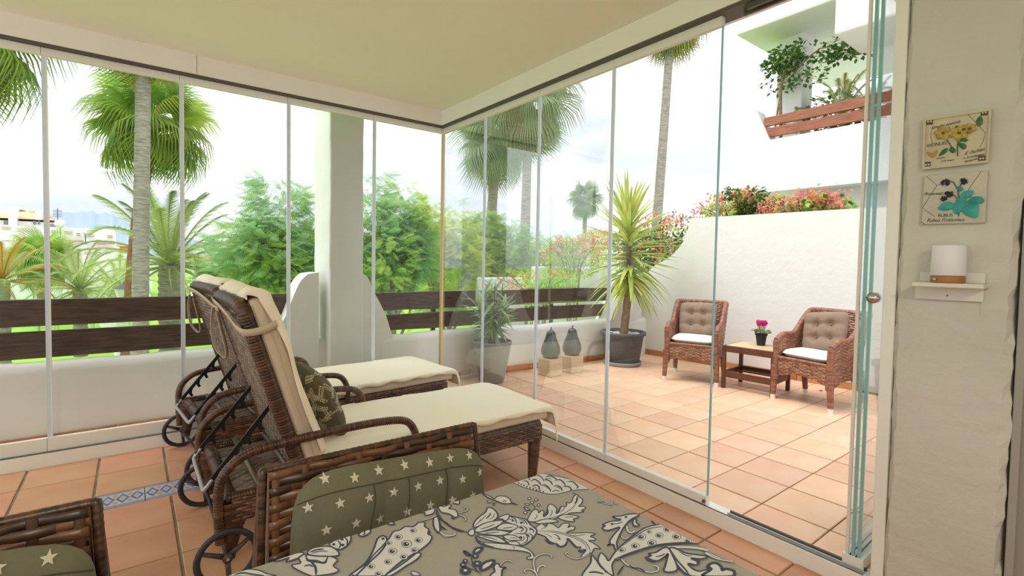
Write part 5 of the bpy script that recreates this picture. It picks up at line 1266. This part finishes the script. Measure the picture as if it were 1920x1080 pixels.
date_palm('pale date palm between the grey trunk and the loungers', 402, 552, 21, .72, 34, seed=9)
date_palm('distant date palm standing left of the large one', 222, 548, 22, .60, 32, seed=10)

# ---- trees and hedges: baked leaves
def frond_bip(n=12, L_=.36):
    """twice-divided leaf: rib with pairs of fine leaflets"""
    v, f = [], []
    for k in range(n):
        x = L_*(k+1)/n; l = .085*math.sin(PI*(k+1.4)/(n+1.5))**.7
        for s in (-1, 1):
            o = len(v); v += [(x-.005, 0, 0), (x+.007, 0, 0), (x+.030, s*l, -.02), (x+.017, s*l*.96, -.02)]; f.append((o, o+1, o+2, o+3))
    o = len(v); v += [(0, -.004, 0), (L_, -.002, -.03), (L_, .002, -.03), (0, .004, 0)]; f.append((o, o+1, o+2, o+3))
    return v, f
BV, BF = frond_bip()
OV, OF = [(0, 0, 0), (.5, -.30, .05), (1, 0, -.08), (.5, .30, .05)], [(0, 1, 2, 3)]
def crown(name, parent, c, r, n, base, m, size, seed=0, shell=.55, elr=(-.9, .5), lumps=11):
    rr = np.random.default_rng(seed); out_ = []; lc = []
    for k in range(lumps): lc.append((rr.normal(size=3)*.50, rr.uniform(.30, .62)))
    while len(out_) < n:
        q, R_ = lc[rr.integers(lumps)]; d = rr.normal(size=3); d /= np.linalg.norm(d); p = q + d*R_*(shell+(1-shell)*rr.random())**.5
        if np.linalg.norm(p) > 1.25: continue
        w = Vector((c[0]+p[0]*r[0], c[1]+p[1]*r[1], c[2]+p[2]*r[2])); s = size*rr.uniform(.7, 1.3)
        out_.append(TRS(w, (rr.uniform(-.6, .6), rr.uniform(-elr[1], -elr[0]), math.atan2(d[1], d[0])+rr.uniform(-.7, .7)), s))
    return merged(name, *base, out_, m, parent)
def tree(label, px, py, Y, rpx, rpy, n, m1, m2, seed, size=1., base=(BV, BF), name='garden_tree', group='leafy trees beyond the railing'):
    c = at(px, py, 1, Y); k = (Y-CAM[1])*1.0; dist = (c-Vector(CAM)).dot(Vector(CF)); rx, rz = rpx*dist/FPX, rpy*dist/FPX
    t = thing(name, label, 'tree', (c.x, Y, GZ), 0, group); H_ = c.z-GZ; rr = random.Random(seed); mb = MB()
    mb.tube([(0, 0, 0), (.05, 0, H_*.4), (0, 0, H_*.8)], [.12, .09, .06], 8)
    for i in range(9): a = i*2.4; mb.tube([(0, 0, H_*(.35+.04*i)), (rx*.4*math.cos(a), rx*.3*math.sin(a), H_*(.6+.03*i)), (rx*.8*math.cos(a), rx*.5*math.sin(a), H_+rz*rr.uniform(-.3, .8))], [.045, .03, .01], 5)
    mb.obj('trunk', 'bark', t, smooth=True)
    crown('foliage', t, (0, 0, H_), (rx, rx*.7, rz), int(n*.68), base, m1, size, seed); crown('foliage', t, (0, 0, H_), (rx, rx*.7, rz), int(n*.32), base, m2, size, seed+50)
tree('feathery green tree left of the white column', 520, 470, 6.8, 92, 112, 3600, 'leaf_blue', 'leaf_green', 1, .85)
tree('feathery green tree right of the white column', 735, 470, 6.0, 92, 122, 3800, 'leaf_blue', 'leaf_green', 2, .85)
tree('yellow-green feathery tree behind the glass corner', 842, 488, 7.6, 78, 92, 3000, 'leaf_green', 'leaf_yellow', 3, .85)
tree('pale green bush behind the brown fan palm trunk', 925, 480, 9.5, 68, 72, 2400, 'leaf_green', 'leaf_blue', 4, 1.1)
tree('low bush along the garden left of the feathery trees', 450, 520, 13, 60, 45, 1800, 'leaf_green', 'leaf_blue', 5, 1.1)
tree('broad green tree far behind the pale palm trunk', 1010, 500, 16, 90, 55, 1800, 'leaf_green', 'leaf_blue', 6, 1.6)
def hedge(label, c, r, n, m, ms, nf, seed, fm='pink', fm2_='orange', size=.075, top=True):
    t = thing('bougainvillea', label, 'flowering shrub', (c[0], c[1], c[2]), 0, 'bougainvilleas along the terrace')
    mb = MB(); rr = random.Random(seed)
    for i in range(14): a = i*2.4; mb.tube(cr([(r[0]*.1*math.cos(a), r[1]*.1*math.sin(a), GZ-c[2]), (r[0]*.2*math.cos(a), r[1]*.3*math.sin(a), -r[2]*1.3), (r[0]*.5*math.cos(a), r[1]*.4*math.sin(a), 0), (r[0]*.95*math.cos(a), r[1]*.8*math.sin(a), r[2]*rr.uniform(.2, 1.05))], k=3), .010, 4)
    mb.obj('branches', 'cane', t)
    crown('foliage', t, (0, 0, 0), r, n, (OV, OF), m, size, seed, elr=(-1., 1.)); crown('foliage', t, (0, 0, 0), r, n//2, (OV, OF), ms, size, seed+9, elr=(-1., 1.))
    R2 = np.random.default_rng(seed+3); pos = []
    for k in range(nf):
        a = R2.uniform(0, 2*PI); el = R2.uniform(-.2, 1.3) if top else R2.uniform(-.8, 1.2); p = Vector((math.cos(a)*math.cos(el)*r[0], math.sin(a)*math.cos(el)*r[1], math.sin(el)*r[2]))*R2.uniform(.82, 1.1)
        for j in range(int(R2.integers(18, 40))): pos.append((TRS(p+Vector(R2.normal(size=3)*.05), R2.uniform(-1.5, 1.5, 3), .044*R2.uniform(.7, 1.5)), k % 3))
    merged('flowers', OV, OF, [q for q, k in pos if k != 1], fm, t); merged('flowers', OV, OF, [q for q, k in pos if k == 1], fm2_, t)
    return t
# behind the patio wall
hedge('bougainvillea with pink and orange flowers spilling over the curved wall shoulder', (4.35, .55, 1.45), (.52, .75, .62), 2600, 'leaf_dark', 'leaf_green', 34, 21)
hedge('bougainvillea cascading along the top of the patio wall, left half', (4.45, -.55, 1.95), (.40, .62, .38), 1500, 'leaf_dark', 'leaf_green', 34, 22)
hedge('bougainvillea on top of the patio wall under the neighbour balcony', (4.30, -1.55, 1.98), (.34, .50, .22), 1000, 'leaf_green', 'leaf_dark', 34, 23)
c = at(1075, 470, 1, 4.3); hedge('orange and pink flowering shrub beyond the plank railing', (c.x, 4.3, c.z-.15), (.85, .5, .48), 1500, 'leaf_green', 'leaf_yellow', 30, 24, 'pink', 'orange')
c = at(1010, 530, 1, 3.2); hedge('straggly flowering shrub between the oleander and the railing end', (c.x, 3.2, c.z-.1), (.9, .5, .32), 1100, 'leaf_blue', 'leaf_green', 14, 25)
c = at(1125, 455, 1, 6.4); hedge('golden orange flowering shrub farthest right behind the railing', (c.x, 6.4, c.z), (.8, .5, .35), 1000, 'leaf_yellow', 'leaf_green', 34, 26, 'orange', 'pink')

# ---- lamp posts on the lawn
def lamp_post(px, py, Y, label, white):
    c = at(px, py, 1, Y); t = thing('street_lamp', label, 'street lamp', (c.x, Y, GZ), 0, 'garden lamp posts'); H_ = c.z-GZ
    mb = MB(); mb.tube([(0, 0, 0), (0, 0, H_)], [.07, .045], 10); mb.obj('pole', 'lamp_white' if white else 'alu_grey', t)
    MB().lathe([(.05, 0), (.20, .02), (.22, .06), (.30, .34), (.31, .36)], 8, (0, 0, H_)).obj('lantern', 'lamp_white', t); MB().lathe([(.34, .36), (.10, .52), (.05, .60), (0, .62)], 8, (0, 0, H_)).obj('lantern_cap', 'lamp_metal', t)
lamp_post(236, 562, 16, 'grey lamp post with a dark lantern cap behind the upper plank', False)
lamp_post(219, 630, 9, 'nearer lamp post with a white lantern between the planks', True)

# ---- plants on the neighbour's balcony
c = w5(1470, 200, 5.75); t = thing('balcony_creeper', 'leafy creeper climbing the neighbour balcony column', 'plant', (c.x, c.y, z_b+.28)); H_ = w5(1470, 100, 5.75).z-(z_b+.28)
mb = MB(); mb.tube(cr([(0, 0, 0), (.03, .05, H_*.4), (-.02, .04, H_*.75), (.05, -.1, H_)], k=5), .025, 6); mb.tube(cr([(0, 0, 0), (.05, .16, H_*.3), (.02, .06, H_*.7)], k=5), .015, 5); mb.tube(cr([(0, 0, H_*.75), (0, -.5, H_*.95), (0, -1.0, H_*.82)], k=5), .010, 5); mb.obj('stem', 'cane', t)
crown('foliage', t, (0, -.05, H_*.86), (.3, .55, .36), 620, (OV, OF), 'leaf_dark', .085, 31, elr=(-1, 1)); crown('foliage', t, (0, -.75, H_*.90), (.2, .45, .20), 260, (OV, OF), 'leaf_dark', .085, 32, elr=(-1, 1))
for i, (px, py, s, m, lab) in enumerate(((1578, 185, .42, 'date', 'feathery palm on the neighbour balcony, left of the two large ones'), (1632, 180, .36, 'date', 'feathery palm at the right end of the neighbour balcony'), (1585, 150, .34, 'date_orange', 'reddish upright frond on the neighbour balcony'), (1500, 215, .28, 'date', 'small palm on the neighbour balcony beside the creeper'))):
    c = w5(px, py, 6.1); z0 = z_b+.28; t = thing('balcony_palm', lab, 'plant', (c.x, c.y, z0), 0, 'potted palms on the neighbour balcony'); hz = max(.3, c.z-z0-.35)
    MB().lathe([(.14, 0), (.2, .3), (.21, .32), (0, .30)], 16).obj('pot', 'pot_dark', t); MB().tube([(0, 0, .28), (0, 0, hz)], .03, 6).obj('stem', 'cane', t)
    nn = 16 if i < 2 else 3 if i == 2 else 12
    for k in range(nn): link('frond', DATES[m][k % 2], t, (0, 0, hz), (random.uniform(-.3, .3), -math.radians((72-60*k/nn) if i != 2 else 88-12*k), k*2.4), s*random.uniform(.6, .9)*(.8 if i != 2 else .6))
c = w5(1600, 200, 6.3)
t = thing('balcony_shrub', 'dense low greenery behind the neighbour balcony planks', 'plant', (6.3, c.y, z_b+.28)); crown('foliage', t, (0, 0, .95), (.25, .9, .35), 900, (OV, OF), 'leaf_dark', .10, 37, elr=(-1, 1)); MB().box((-.2, -.9, 0), (.2, .9, .5)).obj('planter', 'terracotta', t)
index_children()
# ============================================================ ADDED UNSEEN LAMP to brighten the room, and the interior's own floor level (one step below the patio)
t = thing('added_fill_lamp', 'added unseen fill lamp under the ceiling behind the dining table', 'lamp', (-2.9, -6.0, 2.735))
MB().lathe([(.24, 0), (.26, -.02), (.25, -.06), (.0, -.075)], 32).obj('fill_disc', 'lampshade', t, smooth=True)
ld = bpy.data.lights.new('fill_light_data', 'AREA'); ld.shape = 'DISK'; ld.size = .5; ld.energy = 45; ld.color = (1, .93, .82)
lo = bpy.data.objects.new('fill_light', ld); COL.objects.link(lo); lo.parent = t; lo.location = (0, 0, -.085)
SCL = 1.042; CV = Vector(CAM)
for o in list(bpy.data.objects):
    if o.parent is None and o.name.split('.')[0] in ('floor', 'sun_lounger', 'scatter_cushion', 'dining_chair', 'chair_pad', 'dining_table', 'tablecloth'):
        o.location = CV + (o.location-CV)*SCL; o.scale = (SCL,)*3
